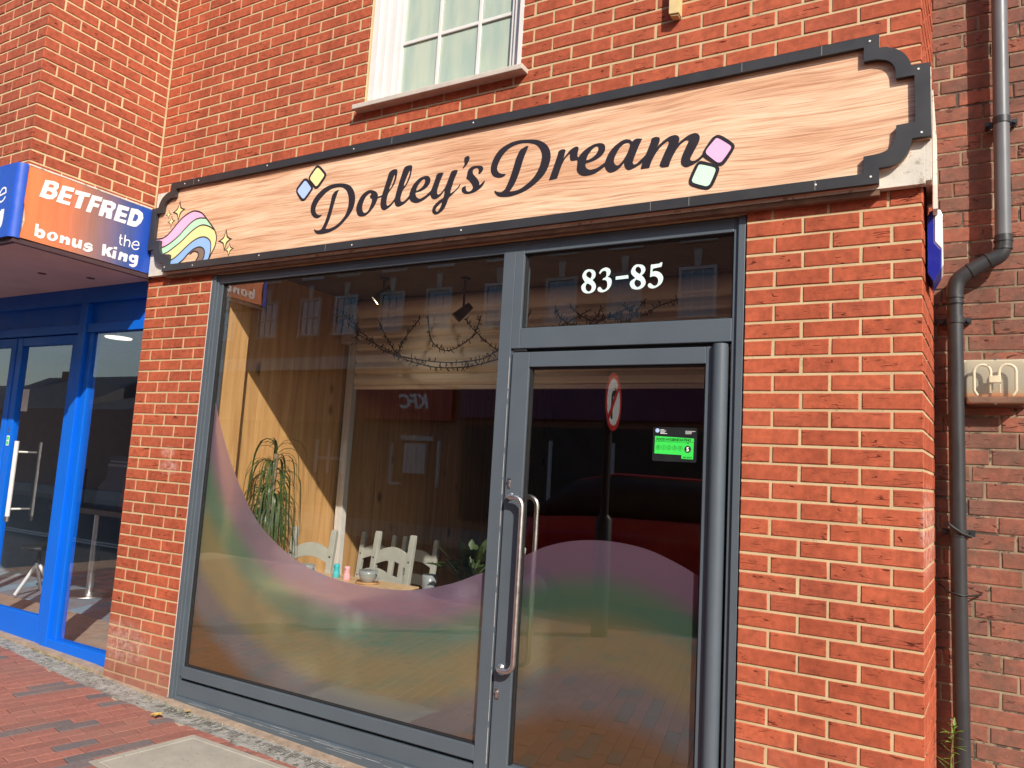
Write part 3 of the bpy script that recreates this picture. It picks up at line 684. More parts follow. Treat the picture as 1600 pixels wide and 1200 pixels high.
G = {"dolley":[[[[-3171,3043],[-3183,3031],[-3203,3023],[-3230,3028],[-3256,3049],[-3270,3079],[-3268,3115],[-3250,3150],[-3217,3182],[-3173,3208],[-3123,3221],[-3067,3221],[-3016,3214],[-2974,3198],[-2942,3168],[-2923,3126],[-2921,3087],[-2931,3049],[-2954,3013],[-2986,2982],[-3027,2951],[-3075,2931],[-3124,2921],[-3176,2920],[-3205,2927],[-3224,2945],[-3227,2958],[-3207,2948],[-3184,2946],[-3167,2953],[-3147,2985],[-3128,3038],[-3114,3100],[-3108,3135],[-3101,3158],[-3082,3175],[-3053,3182],[-3065,3157],[-3076,3123],[-3091,3069],[-3105,3015],[-3121,2978],[-3135,2950],[-3107,2946],[-3058,2959],[-3020,2982],[-2989,3013],[-2973,3051],[-2968,3093],[-2975,3133],[-2993,3167],[-3023,3189],[-3059,3198],[-3105,3196],[-3149,3180],[-3187,3153],[-3215,3125],[-3230,3095],[-3229,3070],[-3214,3050],[-3193,3042]]],[[[-2804,3145],[-2837,3142],[-2869,3123],[-2892,3091],[-2905,3050],[-2897,3018],[-2880,2998],[-2855,2993],[-2827,2996],[-2795,3017],[-2770,3044],[-2754,3073],[-2748,3087],[-2709,3092],[-2712,3104],[-2747,3097],[-2753,3115],[-2769,3132]],[[-2804,3128],[-2830,3117],[-2851,3089],[-2861,3052],[-2853,3024],[-2838,3011],[-2815,3019],[-2799,3048],[-2790,3078],[-2792,3089],[-2806,3099],[-2807,3111],[-2798,3117]]],[[[-2675,3234],[-2659,3243],[-2638,3246],[-2622,3241],[-2620,3227],[-2623,3194],[-2636,3156],[-2655,3130],[-2672,3110],[-2680,3088],[-2683,3060],[-2680,3042],[-2670,3034],[-2656,3039],[-2640,3051],[-2622,3072],[-2617,3060],[-2645,3032],[-2675,3015],[-2695,3011],[-2713,3021],[-2723,3042],[-2724,3071],[-2719,3099],[-2717,3107],[-2702,3154],[-2689,3198],[-2680,3228]],[[-2637,3216],[-2644,3203],[-2658,3167],[-2670,3132],[-2663,3130],[-2653,3144],[-2639,3179],[-2635,3204]]],[[[-2573,3243],[-2557,3252],[-2530,3253],[-2517,3246],[-2517,3226],[-2524,3185],[-2538,3153],[-2552,3130],[-2571,3110],[-2579,3088],[-2583,3066],[-2579,3050],[-2568,3044],[-2551,3048],[-2536,3060],[-2516,3080],[-2512,3060],[-2540,3038],[-2569,3023],[-2596,3018],[-2614,3028],[-2623,3049],[-2623,3072],[-2615,3110],[-2605,3149],[-2592,3189],[-2581,3224]],[[-2531,3224],[-2542,3204],[-2559,3165],[-2567,3139],[-2561,3135],[-2548,3154],[-2534,3189],[-2529,3211]]],[[[-2413,3173],[-2393,3165],[-2383,3147],[-2388,3123],[-2407,3104],[-2436,3091],[-2468,3086],[-2480,3085],[-2476,3069],[-2465,3054],[-2448,3046],[-2429,3049],[-2404,3061],[-2367,3087],[-2367,3068],[-2399,3045],[-2430,3030],[-2463,3024],[-2489,3029],[-2511,3043],[-2519,3061],[-2521,3081],[-2513,3108],[-2496,3136],[-2468,3160],[-2439,3171]],[[-2427,3157],[-2447,3146],[-2465,3126],[-2475,3105],[-2474,3095],[-2456,3100],[-2434,3113],[-2420,3133],[-2418,3147]]],[[[-2297,3172],[-2314,3176],[-2331,3175],[-2343,3168],[-2346,3154],[-2356,3126],[-2367,3096],[-2377,3072],[-2372,3052],[-2364,3039],[-2350,3031],[-2333,3031],[-2311,3041],[-2296,3054],[-2283,3072],[-2281,3062],[-2284,3038],[-2289,3028],[-2312,3018],[-2336,3001],[-2351,2984],[-2355,2965],[-2349,2952],[-2334,2942],[-2317,2942],[-2298,2950],[-2282,2961],[-2270,2978],[-2260,3001],[-2255,3017],[-2246,3029],[-2230,3040],[-2209,3057],[-2191,3073],[-2179,3090],[-2184,3092],[-2194,3079],[-2215,3060],[-2242,3047],[-2242,3064],[-2234,3091],[-2223,3126],[-2211,3153],[-2204,3173],[-2216,3177],[-2235,3176],[-2247,3168],[-2255,3148],[-2265,3122],[-2279,3088],[-2289,3075],[-2304,3060],[-2318,3052],[-2327,3055],[-2332,3064],[-2332,3078],[-2325,3102],[-2314,3134]],[[-2294,3006],[-2310,2996],[-2329,2979],[-2335,2967],[-2330,2960],[-2323,2956],[-2313,2960],[-2303,2975],[-2296,2991]]],[[[-2166,3235],[-2154,3244],[-2140,3243],[-2133,3234],[-2135,3220],[-2147,3197],[-2170,3177],[-2174,3181],[-2163,3200],[-2166,3219]]],[[[-2042,3162],[-2044,3149],[-2055,3135],[-2063,3132],[-2070,3137],[-2068,3153],[-2075,3165],[-2087,3168],[-2102,3164],[-2107,3154],[-2103,3137],[-2086,3119],[-2070,3100],[-2061,3083],[-2059,3067],[-2044,3078],[-2028,3091],[-2027,3083],[-2037,3064],[-2060,3046],[-2089,3034],[-2119,3030],[-2144,3033],[-2163,3044],[-2170,3058],[-2165,3071],[-2153,3076],[-2146,3078],[-2144,3063],[-2139,3050],[-2126,3043],[-2111,3045],[-2101,3054],[-2099,3064],[-2108,3082],[-2128,3106],[-2146,3118],[-2142,3132],[-2138,3158],[-2124,3175],[-2100,3181],[-2073,3179],[-2051,3173]]]],"dream":[[[[-1899,3107],[-1907,3097],[-1923,3092],[-1947,3093],[-1972,3104],[-1987,3121],[-1994,3144],[-1992,3171],[-1979,3206],[-1951,3242],[-1915,3263],[-1872,3276],[-1825,3279],[-1773,3273],[-1733,3265],[-1700,3251],[-1670,3228],[-1651,3198],[-1643,3164],[-1647,3129],[-1659,3096],[-1676,3069],[-1700,3046],[-1734,3021],[-1775,3000],[-1820,2987],[-1866,2981],[-1913,2984],[-1940,2993],[-1956,3007],[-1963,3020],[-1960,3026],[-1949,3019],[-1931,3013],[-1915,3014],[-1899,3026],[-1884,3055],[-1870,3092],[-1856,3138],[-1845,3179],[-1831,3210],[-1822,3224],[-1806,3233],[-1787,3240],[-1774,3237],[-1781,3220],[-1791,3197],[-1802,3166],[-1815,3120],[-1832,3071],[-1849,3038],[-1871,3008],[-1841,3008],[-1808,3014],[-1774,3033],[-1743,3055],[-1719,3084],[-1702,3120],[-1693,3160],[-1696,3188],[-1711,3217],[-1731,3237],[-1758,3249],[-1788,3256],[-1824,3259],[-1864,3253],[-1896,3239],[-1925,3213],[-1946,3180],[-1955,3153],[-1954,3138],[-1944,3123],[-1928,3113],[-1911,3109]]],[[[-1599,3180],[-1585,3187],[-1568,3186],[-1560,3180],[-1564,3165],[-1570,3138],[-1553,3157],[-1535,3176],[-1515,3187],[-1501,3189],[-1491,3184],[-1490,3172],[-1494,3151],[-1493,3138],[-1483,3127],[-1492,3119],[-1512,3118],[-1527,3120],[-1533,3130],[-1535,3157],[-1546,3151],[-1562,3134],[-1574,3114],[-1586,3084],[-1594,3057],[-1601,3038],[-1645,3035],[-1638,3057],[-1626,3093],[-1612,3135],[-1603,3162]]],[[[-1371,3184],[-1355,3177],[-1347,3160],[-1350,3139],[-1365,3120],[-1389,3106],[-1417,3098],[-1446,3094],[-1448,3082],[-1441,3068],[-1425,3058],[-1406,3057],[-1381,3062],[-1350,3079],[-1338,3089],[-1339,3068],[-1368,3048],[-1395,3035],[-1424,3030],[-1452,3031],[-1472,3039],[-1487,3054],[-1493,3070],[-1491,3101],[-1493,3123],[-1487,3132],[-1468,3153],[-1443,3170],[-1412,3183],[-1387,3186]],[[-1393,3172],[-1408,3167],[-1426,3149],[-1441,3127],[-1445,3109],[-1431,3110],[-1406,3121],[-1388,3139],[-1382,3157],[-1384,3168]]],[[[-1250,3181],[-1232,3180],[-1217,3173],[-1207,3157],[-1209,3134],[-1220,3100],[-1234,3078],[-1248,3063],[-1266,3044],[-1289,3030],[-1314,3026],[-1333,3037],[-1345,3060],[-1346,3078],[-1339,3101],[-1325,3129],[-1301,3155],[-1271,3174]],[[-1234,3162],[-1252,3159],[-1273,3142],[-1290,3114],[-1299,3089],[-1296,3070],[-1283,3058],[-1269,3061],[-1252,3078],[-1235,3105],[-1222,3130],[-1219,3149],[-1225,3158]]],[[[-1210,3164],[-1196,3174],[-1181,3175],[-1160,3170],[-1176,3137],[-1189,3103],[-1200,3073],[-1203,3059],[-1198,3049],[-1185,3049],[-1166,3064],[-1145,3082],[-1140,3088],[-1151,3055],[-1169,3043],[-1197,3030],[-1222,3025],[-1237,3036],[-1245,3055],[-1245,3069],[-1236,3100],[-1223,3134],[-1218,3155]]],[[[-1113,3162],[-1099,3167],[-1084,3165],[-1074,3157],[-1076,3138],[-1085,3116],[-1067,3132],[-1043,3149],[-1020,3159],[-999,3160],[-985,3152],[-980,3138],[-984,3117],[-964,3132],[-941,3146],[-921,3152],[-905,3153],[-890,3143],[-885,3127],[-890,3106],[-906,3074],[-921,3046],[-926,3031],[-919,3023],[-904,3022],[-888,3030],[-866,3050],[-860,3039],[-884,3019],[-910,3005],[-937,2997],[-953,3001],[-966,3015],[-968,3033],[-962,3059],[-946,3095],[-935,3120],[-941,3126],[-954,3124],[-977,3107],[-996,3082],[-1016,3044],[-1026,3012],[-1056,3013],[-1068,3022],[-1068,3031],[-1054,3067],[-1035,3110],[-1027,3129],[-1034,3137],[-1049,3129],[-1073,3109],[-1096,3078],[-1112,3045],[-1120,3020],[-1161,3021],[-1155,3048],[-1142,3081],[-1127,3118],[-1116,3148]]]],"sq_out":[[[[-816,3123],[-800,3125],[-780,3115],[-741,3082],[-728,3065],[-731,3045],[-767,2989],[-783,2979],[-802,2984],[-858,3025],[-869,3042],[-866,3061],[-832,3111]]],[[[-887,3013],[-871,3014],[-812,2989],[-796,2977],[-793,2958],[-816,2898],[-832,2880],[-854,2878],[-914,2903],[-927,2919],[-926,2941],[-903,2995]]],[[[-3256,3360],[-3241,3362],[-3221,3351],[-3177,3309],[-3167,3292],[-3173,3272],[-3216,3222],[-3236,3213],[-3258,3222],[-3302,3275],[-3309,3296],[-3299,3315]]],[[[-3352,3290],[-3333,3292],[-3313,3281],[-3276,3238],[-3268,3219],[-3277,3202],[-3317,3158],[-3340,3149],[-3363,3160],[-3401,3207],[-3407,3224],[-3400,3244]]]],"sq_in":[[[[-812,3108],[-799,3107],[-754,3072],[-743,3059],[-747,3044],[-780,2999],[-793,2994],[-806,3000],[-849,3041],[-854,3052],[-850,3065]]],[[[-884,2997],[-871,2996],[-818,2975],[-809,2965],[-811,2951],[-832,2900],[-845,2892],[-861,2896],[-904,2915],[-913,2925],[-911,2938],[-890,2986]]],[[[-3251,3341],[-3239,3344],[-3227,3337],[-3189,3301],[-3182,3290],[-3186,3278],[-3228,3232],[-3241,3229],[-3249,3235],[-3291,3277],[-3295,3288],[-3289,3300]]],[[[-3344,3273],[-3334,3275],[-3322,3268],[-3287,3230],[-3282,3219],[-3288,3208],[-3326,3168],[-3339,3163],[-3351,3171],[-3388,3209],[-3392,3222],[-3385,3233]]]],"rb_line":[[[[-4759,3054],[-4684,3050],[-4631,3062],[-4581,3094],[-4533,3134],[-4479,3174],[-4423,3199],[-4371,3211],[-4325,3205],[-4276,3186],[-4231,3149],[-4187,3108],[-4135,3058],[-4110,3020],[-4102,2985],[-4110,2937],[-4135,2896],[-4159,2850]]],[[[-4736,2983],[-4676,2984],[-4619,2992],[-4554,3018],[-4492,3052],[-4432,3096],[-4372,3134],[-4322,3151],[-4277,3152],[-4227,3144]]],[[[-4711,2925],[-4666,2928],[-4597,2944],[-4527,2974],[-4458,3008],[-4398,3047],[-4337,3081],[-4282,3099],[-4236,3098],[-4183,3081],[-4134,3054]]],[[[-4598,2871],[-4565,2880],[-4513,2896],[-4458,2927],[-4410,2958],[-4349,2992],[-4287,3013],[-4236,3016],[-4196,3005],[-4164,2982],[-4150,2950],[-4148,2897],[-4162,2846]]],[[[-4477,2843],[-4459,2855],[-4422,2874],[-4375,2910],[-4327,2937],[-4284,2948],[-4251,2947],[-4220,2931],[-4206,2907],[-4208,2877],[-4224,2839]]],[[[-4349,2907],[-4325,2923],[-4299,2923],[-4271,2909],[-4265,2891],[-4272,2874],[-4293,2845]]]],"rb_band":[[[[-4759,3054],[-4684,3050],[-4631,3062],[-4581,3094],[-4533,3134],[-4479,3174],[-4423,3199],[-4371,3211],[-4325,3205],[-4276,3186],[-4231,3149],[-4187,3108],[-4227,3144],[-4227,3144],[-4277,3152],[-4322,3151],[-4372,3134],[-4432,3096],[-4492,3052],[-4554,3018],[-4619,2992],[-4676,2984],[-4736,2983]]],[[[-4736,2983],[-4676,2984],[-4619,2992],[-4554,3018],[-4492,3052],[-4432,3096],[-4372,3134],[-4322,3151],[-4277,3152],[-4227,3144],[-4187,3108],[-4135,3058],[-4134,3054],[-4183,3081],[-4236,3098],[-4282,3099],[-4337,3081],[-4398,3047],[-4458,3008],[-4527,2974],[-4597,2944],[-4666,2928],[-4711,2925]]],[[[-4711,2925],[-4666,2928],[-4597,2944],[-4527,2974],[-4458,3008],[-4398,3047],[-4337,3081],[-4282,3099],[-4236,3098],[-4183,3081],[-4134,3054],[-4110,3020],[-4102,2985],[-4110,2937],[-4135,2896],[-4159,2850],[-4162,2846],[-4148,2897],[-4150,2950],[-4164,2982],[-4196,3005],[-4236,3016],[-4287,3013],[-4349,2992],[-4410,2958],[-4458,2927],[-4513,2896],[-4565,2880],[-4598,2871]]],[[[-4598,2871],[-4565,2880],[-4513,2896],[-4458,2927],[-4410,2958],[-4349,2992],[-4287,3013],[-4236,3016],[-4196,3005],[-4164,2982],[-4150,2950],[-4148,2897],[-4162,2846],[-4224,2839],[-4208,2877],[-4206,2907],[-4220,2931],[-4251,2947],[-4284,2948],[-4327,2937],[-4375,2910],[-4422,2874],[-4459,2855],[-4477,2843],[-4566,2846]]],[[[-4375,2910],[-4327,2937],[-4284,2948],[-4251,2947],[-4220,2931],[-4206,2907],[-4208,2877],[-4224,2839],[-4293,2845],[-4272,2874],[-4265,2891],[-4271,2909],[-4299,2923],[-4325,2923],[-4349,2907]]]],"star":[[[[-4522,3294],[-4507,3252],[-4470,3237],[-4506,3214],[-4521,3165],[-4538,3210],[-4576,3227],[-4539,3249]]],[[[-4633,3248],[-4625,3228],[-4608,3219],[-4624,3210],[-4630,3189],[-4638,3209],[-4655,3216],[-4639,3227]]],[[[-4594,3201],[-4584,3176],[-4562,3165],[-4584,3152],[-4593,3123],[-4603,3151],[-4625,3161],[-4603,3174]]],[[[-4015,3034],[-4000,2991],[-3964,2972],[-4000,2952],[-4015,2906],[-4032,2951],[-4071,2968],[-4032,2989]]],[[[-3969,2943],[-3959,2917],[-3934,2907],[-3959,2892],[-3970,2861],[-3979,2891],[-4003,2903],[-3979,2916]]]],"num":[[[[-1443,2586],[-1422,2580],[-1410,2563],[-1412,2544],[-1425,2530],[-1411,2514],[-1405,2495],[-1412,2476],[-1430,2466],[-1453,2465],[-1472,2474],[-1482,2491],[-1481,2507],[-1464,2523],[-1477,2542],[-1480,2559],[-1470,2577],[-1457,2585]],[[-1443,2575],[-1455,2571],[-1460,2560],[-1455,2550],[-1436,2538],[-1430,2551],[-1432,2566]],[[-1453,2516],[-1460,2502],[-1458,2486],[-1446,2474],[-1433,2477],[-1427,2490],[-1432,2505]]],[[[-1352,2587],[-1337,2579],[-1331,2566],[-1335,2550],[-1346,2540],[-1329,2531],[-1323,2514],[-1328,2492],[-1343,2474],[-1366,2465],[-1385,2468],[-1395,2478],[-1394,2489],[-1384,2493],[-1376,2486],[-1370,2478],[-1358,2477],[-1347,2487],[-1345,2503],[-1350,2520],[-1362,2526],[-1372,2526],[-1368,2534],[-1356,2539],[-1352,2552],[-1354,2566],[-1363,2572],[-1375,2569],[-1386,2556],[-1391,2563],[-1382,2578],[-1367,2586]]],[[[-1303,2538],[-1240,2541],[-1238,2524],[-1303,2522]]],[[[-1190,2589],[-1169,2584],[-1156,2569],[-1157,2550],[-1172,2534],[-1157,2517],[-1151,2497],[-1159,2479],[-1177,2468],[-1199,2467],[-1219,2475],[-1230,2495],[-1225,2510],[-1203,2523],[-1222,2543],[-1226,2559],[-1218,2577],[-1204,2588]],[[-1191,2578],[-1202,2573],[-1204,2560],[-1196,2550],[-1182,2541],[-1175,2553],[-1179,2569]],[[-1198,2516],[-1207,2503],[-1203,2487],[-1192,2477],[-1179,2482],[-1173,2494],[-1179,2507]]],[[[-1128,2582],[-1103,2583],[-1087,2584],[-1080,2589],[-1072,2588],[-1076,2568],[-1118,2562],[-1120,2547],[-1105,2549],[-1086,2543],[-1070,2526],[-1066,2507],[-1074,2487],[-1092,2473],[-1114,2466],[-1133,2472],[-1140,2482],[-1135,2491],[-1126,2492],[-1115,2482],[-1104,2478],[-1093,2485],[-1089,2500],[-1094,2516],[-1110,2525],[-1130,2522]]]],"bf":[[[[-797,3215],[-742,3225],[-716,3220],[-713,3194],[-727,3171],[-717,3160],[-717,3139],[-739,3109],[-771,3098],[-821,3099]],[[-771,3197],[-751,3200],[-740,3194],[-748,3180],[-777,3175]],[[-779,3151],[-756,3152],[-745,3145],[-754,3130],[-785,3128]]],[[[-690,3218],[-615,3227],[-620,3198],[-669,3192],[-672,3172],[-626,3176],[-631,3150],[-676,3146],[-680,3125],[-629,3128],[-635,3104],[-718,3100]]],[[[-605,3218],[-508,3228],[-515,3201],[-547,3196],[-564,3106],[-599,3102],[-581,3192],[-610,3189]]],[[[-497,3224],[-426,3231],[-433,3200],[-475,3196],[-479,3178],[-441,3178],[-448,3154],[-483,3151],[-494,3104],[-526,3102]]],[[[-421,3220],[-361,3228],[-331,3220],[-331,3191],[-350,3165],[-349,3140],[-351,3106],[-391,3104],[-387,3137],[-402,3141],[-410,3106],[-440,3104]],[[-390,3196],[-364,3197],[-357,3190],[-365,3176],[-394,3174]]],[[[-312,3224],[-232,3228],[-239,3200],[-284,3197],[-288,3177],[-244,3177],[-250,3151],[-293,3148],[-297,3129],[-244,3132],[-251,3107],[-333,3106]]],[[[-219,3229],[-169,3237],[-132,3223],[-123,3189],[-137,3149],[-167,3113],[-193,3106],[-237,3106]],[[-188,3201],[-163,3196],[-161,3174],[-175,3148],[-201,3144]]]],"bk":[[[[-820,2925],[-801,2926],[-801,2896],[-785,2901],[-765,2895],[-756,2878],[-762,2852],[-780,2841],[-800,2843],[-803,2847],[-819,2847]],[[-798,2876],[-785,2879],[-778,2871],[-785,2859],[-798,2859]]],[[[-679,2878],[-684,2865],[-693,2854],[-707,2847],[-721,2846],[-734,2850],[-742,2860],[-745,2872],[-741,2885],[-731,2896],[-718,2903],[-703,2905],[-690,2900],[-682,2891]],[[-700,2876],[-702,2869],[-706,2864],[-711,2860],[-716,2860],[-721,2862],[-724,2867],[-724,2874],[-723,2881],[-719,2887],[-714,2891],[-709,2891],[-704,2888],[-701,2883]]],[[[-664,2899],[-644,2900],[-640,2893],[-624,2901],[-606,2894],[-601,2881],[-603,2850],[-626,2848],[-625,2874],[-633,2880],[-642,2871],[-644,2850],[-665,2848]]],[[[-586,2903],[-564,2904],[-566,2873],[-558,2866],[-548,2875],[-546,2905],[-524,2907],[-526,2849],[-547,2849],[-547,2854],[-564,2846],[-582,2850],[-588,2863]]],[[[-454,2896],[-478,2904],[-503,2895],[-511,2876],[-501,2866],[-476,2866],[-478,2858],[-493,2857],[-511,2863],[-513,2849],[-492,2841],[-468,2846],[-449,2862],[-453,2879],[-472,2883],[-491,2882],[-485,2890],[-469,2890],[-456,2881]]],[[[-387,2923],[-363,2926],[-364,2890],[-341,2916],[-311,2918],[-338,2888],[-313,2851],[-343,2849],[-358,2871],[-363,2865],[-364,2849],[-384,2846]]],[[[-309,2902],[-287,2903],[-289,2848],[-313,2847]]],[[[-307,2928],[-285,2930],[-286,2914],[-308,2913]]],[[[-262,2906],[-242,2907],[-240,2900],[-222,2905],[-205,2901],[-205,2878],[-208,2850],[-232,2848],[-230,2874],[-239,2881],[-248,2872],[-252,2849],[-271,2848]]],[[[-169,2914],[-151,2909],[-149,2916],[-126,2916],[-127,2861],[-136,2839],[-158,2825],[-182,2830],[-187,2841],[-166,2844],[-151,2848],[-149,2861],[-165,2857],[-187,2864],[-193,2885],[-185,2903]],[[-168,2894],[-153,2893],[-151,2880],[-164,2871],[-173,2880]]]],"the":[[[[-270,3025],[-270,2968],[-263,2956],[-254,2957]]],[[[-279,3000],[-255,3001]]],[[[-238,3032],[-238,2952]]],[[[-238,2981],[-227,2999],[-207,3003],[-199,2989],[-203,2956]]],[[[-181,2980],[-131,2989],[-137,3009],[-157,3011],[-176,2993],[-180,2966],[-164,2953],[-144,2957],[-130,2971]]]]}

# ================================================================== GROUND
def gz(x):
    x = max(-7.0, min(1.2, x))
    return 0.026 - 0.0273 * (x + 4.146)

road = MB(); road.box(-150, 150, -150, 60, -0.40, -0.20)
tag(road.build('road', M['asphalt']), kind='structure')
mk = MB(); mk.box(-30, 30, -5.10, -4.99, -0.196, -0.192); mk.box(-30, 30, -5.32, -5.21, -0.196, -0.192)
tag(mk.build('road_marking', M['roadpaint']), kind='structure')

# pavement: bed plus clay pavers laid nearly square to the shopfront
pv = MB()
xs = [-9.5, -7.0, 1.2, 3.5]
for i in range(3):
    a, b2 = xs[i], xs[i + 1]
    za, zb = gz(a) - 0.004, gz(b2) - 0.004
    pv.add([(a, -4.55, -0.3), (b2, -4.55, -0.3), (b2, 0.9, -0.3), (a, 0.9, -0.3), (a, -4.55, za), (b2, -4.55, zb), (b2, 0.9, zb), (a, 0.9, za)],
           [(4, 5, 6, 7), (0, 1, 5, 4), (1, 2, 6, 5), (2, 3, 7, 6), (3, 0, 4, 7)])
SLAB = [(-3.64, -0.83), (-3.565, -0.275), (-2.84, -0.245), (-2.80, -0.92)]
def in_slab(x, y):
    for i in range(4):
        a, b2 = SLAB[i], SLAB[(i + 1) % 4]
        if (b2[0] - a[0]) * (y - a[1]) - (b2[1] - a[1]) * (x - a[0]) > 0.012: return False
    return True
def drain_y(x):   # wall side and street side of the drain channel
    t = (x + 6.2) / 3.0
    return (0.055 - 0.060 * t, -0.050 - 0.060 * t) if x < -3.0 else (-0.010 - 0.02 * (x + 3.0) - 0.1 * 0, -0.115)
def dr_lim(x):
    return (-0.030 - 0.145 * (x + 6.6) / 1.7 if x < -4.9 else -0.175 - 0.025 * (x + 4.9) / 0.77 if x < -4.13 else -0.200 - 0.030 * (x + 4.13) / 5.13) + 0.004
rng = random.Random(3)
ang = R(79)
L_, W_ = 0.213, 0.0885
dl = Vector((math.cos(ang), math.sin(ang))); dw = Vector((math.sin(ang), -math.cos(ang)))
o0 = Vector((-3.93, -0.955))
for i in range(-95, 95):
    for j in range(-26, 20):
        c = o0 + dw * (i * W_) + dl * ((j + (0.5 if i % 2 else 0.0)) * L_)
        if not (-8.8 < c.x < 2.8 and -4.45 < c.y < dr_lim(c.x) + 0.07): continue
        q = [c + dl * (sx * (L_ / 2 - 0.0022)) + dw * (sy * (W_ / 2 - 0.0022)) for sx, sy in ((-1, -1), (1, -1), (1, 1), (-1, 1))]
        q = [Vector((p.x, min(p.y, dr_lim(p.x)))) for p in q]
        if (q[0] - q[1]).length < 0.02 or (q[1] - q[2]).length < 0.02: continue
        if sum(in_slab(p.x, p.y) for p in q + [c]) >= 5: continue
        tone = rng.random() * 0.80 if rng.random() > 0.19 else 0.82 + rng.random() * 0.18
        dz = rng.uniform(-0.0015, 0.0015)
        cc = sum(q, Vector((0, 0))) / 4
        top = [cc + (p - cc) * 0.955 for p in q]
        vs = [(p.x, p.y, gz(p.x) - 0.006) for p in q] + [(p.x, p.y, gz(p.x) + 0.003 + dz) for p in q] + [(p.x, p.y, gz(p.x) + 0.0055 + dz) for p in top]
        fs = [(0, 1, 5, 4), (1, 2, 6, 5), (2, 3, 7, 6), (3, 0, 4, 7), (4, 5, 9, 8), (5, 6, 10, 9), (6, 7, 11, 10), (7, 4, 8, 11), (8, 9, 10, 11)]
        a2 = (q[1] - q[0]).cross(q[2] - q[1])
        if a2 < 0: fs = [tuple(reversed(f)) for f in fs]
        pv.add(vs, fs, tone, mi=1)
tag(pv.build('pavement', [M['grout'], M['paver']]), kind='structure')

def strip(mb, x0, x1, y0a, y1a, y0b, y1b, h, n=24, ribs=0):
    """low strip along the wall that follows the fall of the pavement"""
    for i in range(n):
        a, b2 = x0 + (x1 - x0) * i / n, x0 + (x1 - x0) * (i + 1) / n
        f = lambda u, p, q: p + (q - p) * (u - x0) / (x1 - x0)
        vs = []
        for u in (a, b2):
            for y in (f(u, y0a, y0b), f(u, y1a, y1b)):
                vs += [(u, y, gz(u) - 0.02), (u, y, gz(u) + h)]
        mb.add(vs, [(1, 3, 7, 5), (0, 1, 5, 4), (2, 6, 7, 3)] + ([(0, 2, 3, 1)] if i == 0 else []) + ([(4, 5, 7, 6)] if i == n - 1 else []))
dr = MB()
def dr_out(x):
    return -0.030 - 0.145 * (x + 6.6) / 1.7 if x < -4.9 else -0.175 - 0.025 * (x + 4.9) / 0.77 if x < -4.13 else -0.200 - 0.030 * (x + 4.13) / 5.13
strip(dr, -6.6, -4.9, 0.060, -0.030, -0.005, -0.175, 0.006)
strip(dr, -4.9, -4.13, -0.008, -0.175, -0.052, -0.200, 0.006)
strip(dr, -4.13, 1.0, -0.052, -0.200, -0.070, -0.230, 0.006)
for i in range(330):                       # grating slots as dark flats, gap shade put into the colour; many clogged
    x = -4.1 + i * 0.0155
    yo = -0.060 - 0.018 * (x + 4.13) / 5.13
    if rng.random() < 0.75:
        l2 = rng.uniform(0.4, 1.0)
        dr.add([(x, yo - 0.022, gz(x) + 0.0075), (x, yo - 0.022 - 0.085 * l2, gz(x) + 0.0075), (x + 0.0065, yo - 0.022 - 0.085 * l2, gz(x) + 0.0075), (x + 0.0065, yo - 0.022, gz(x) + 0.0075)], [(0, 1, 2, 3)], mi=1)
tag(dr.build('drain_channel', [M['drain'], plain('slot gap shade', (0.060, 0.056, 0.05), 0.95, var=0.4, scale=30)]), kind='structure')
pl = MB()
strip(pl, -6.6, -4.86, 0.20, 0.060, 0.06, -0.006, 0.030)
strip(pl, -4.86, -4.16, 0.0, -0.012, 0.0, -0.050, 0.012)
strip(pl, -4.16, 1.0, 0.05, -0.052, 0.05, -0.070, 0.014)
tag(pl.build('plinth_strip', M['plinth']), kind='structure')
sl = MB()
sc_ = lambda p, k: ((p[0] + 3.2) * k - 3.2, (p[1] + 0.56) * k - 0.56)
sv = [(p[0], p[1], gz(p[0]) + 0.0095) for p in SLAB]; si = [(x, y, gz(x) + 0.0095) for x, y in (sc_(p, 0.90) for p in SLAB)]
si2 = [(x, y, gz(x) + 0.0055) for x, y in (sc_(p, 0.885) for p in SLAB)]; si3 = [(x, y, gz(x) + 0.0095) for x, y in (sc_(p, 0.87) for p in SLAB)]
sb = [(p[0], p[1], gz(p[0]) - 0.02) for p in SLAB]
V4 = sb + sv + si + si2 + si3
fq = []
for k in range(4):
    for i in range(4):
        a, b2 = k * 4 + i, k * 4 + (i + 1) % 4
        fq.append((b2, a, a + 4, b2 + 4))
sl.add(V4, fq + [(19, 18, 17, 16)])
tag(sl.build('concrete_slab', M['concrete']), kind='structure')
kb = MB()
for i in range(14):
    kb.box(-9.5 + i * 0.93, -9.5 + i * 0.93 + 0.922, -4.70, -4.555, -0.25, -0.035 if i else -0.035)
tag(kb.build('kerb', M['kerb'], bevel=0.012), kind='structure')

# ================================================================== BRICKWORK
def cut_rects(rects, zc):
    iv = sorted((r[0], r[1]) for r in rects if r[2] < zc < r[3])
    out = []
    for a, b2 in iv:
        if out and a <= out[-1][1] + 1e-6: out[-1][1] = max(out[-1][1], b2)
        else: out.append([a, b2])
    return out

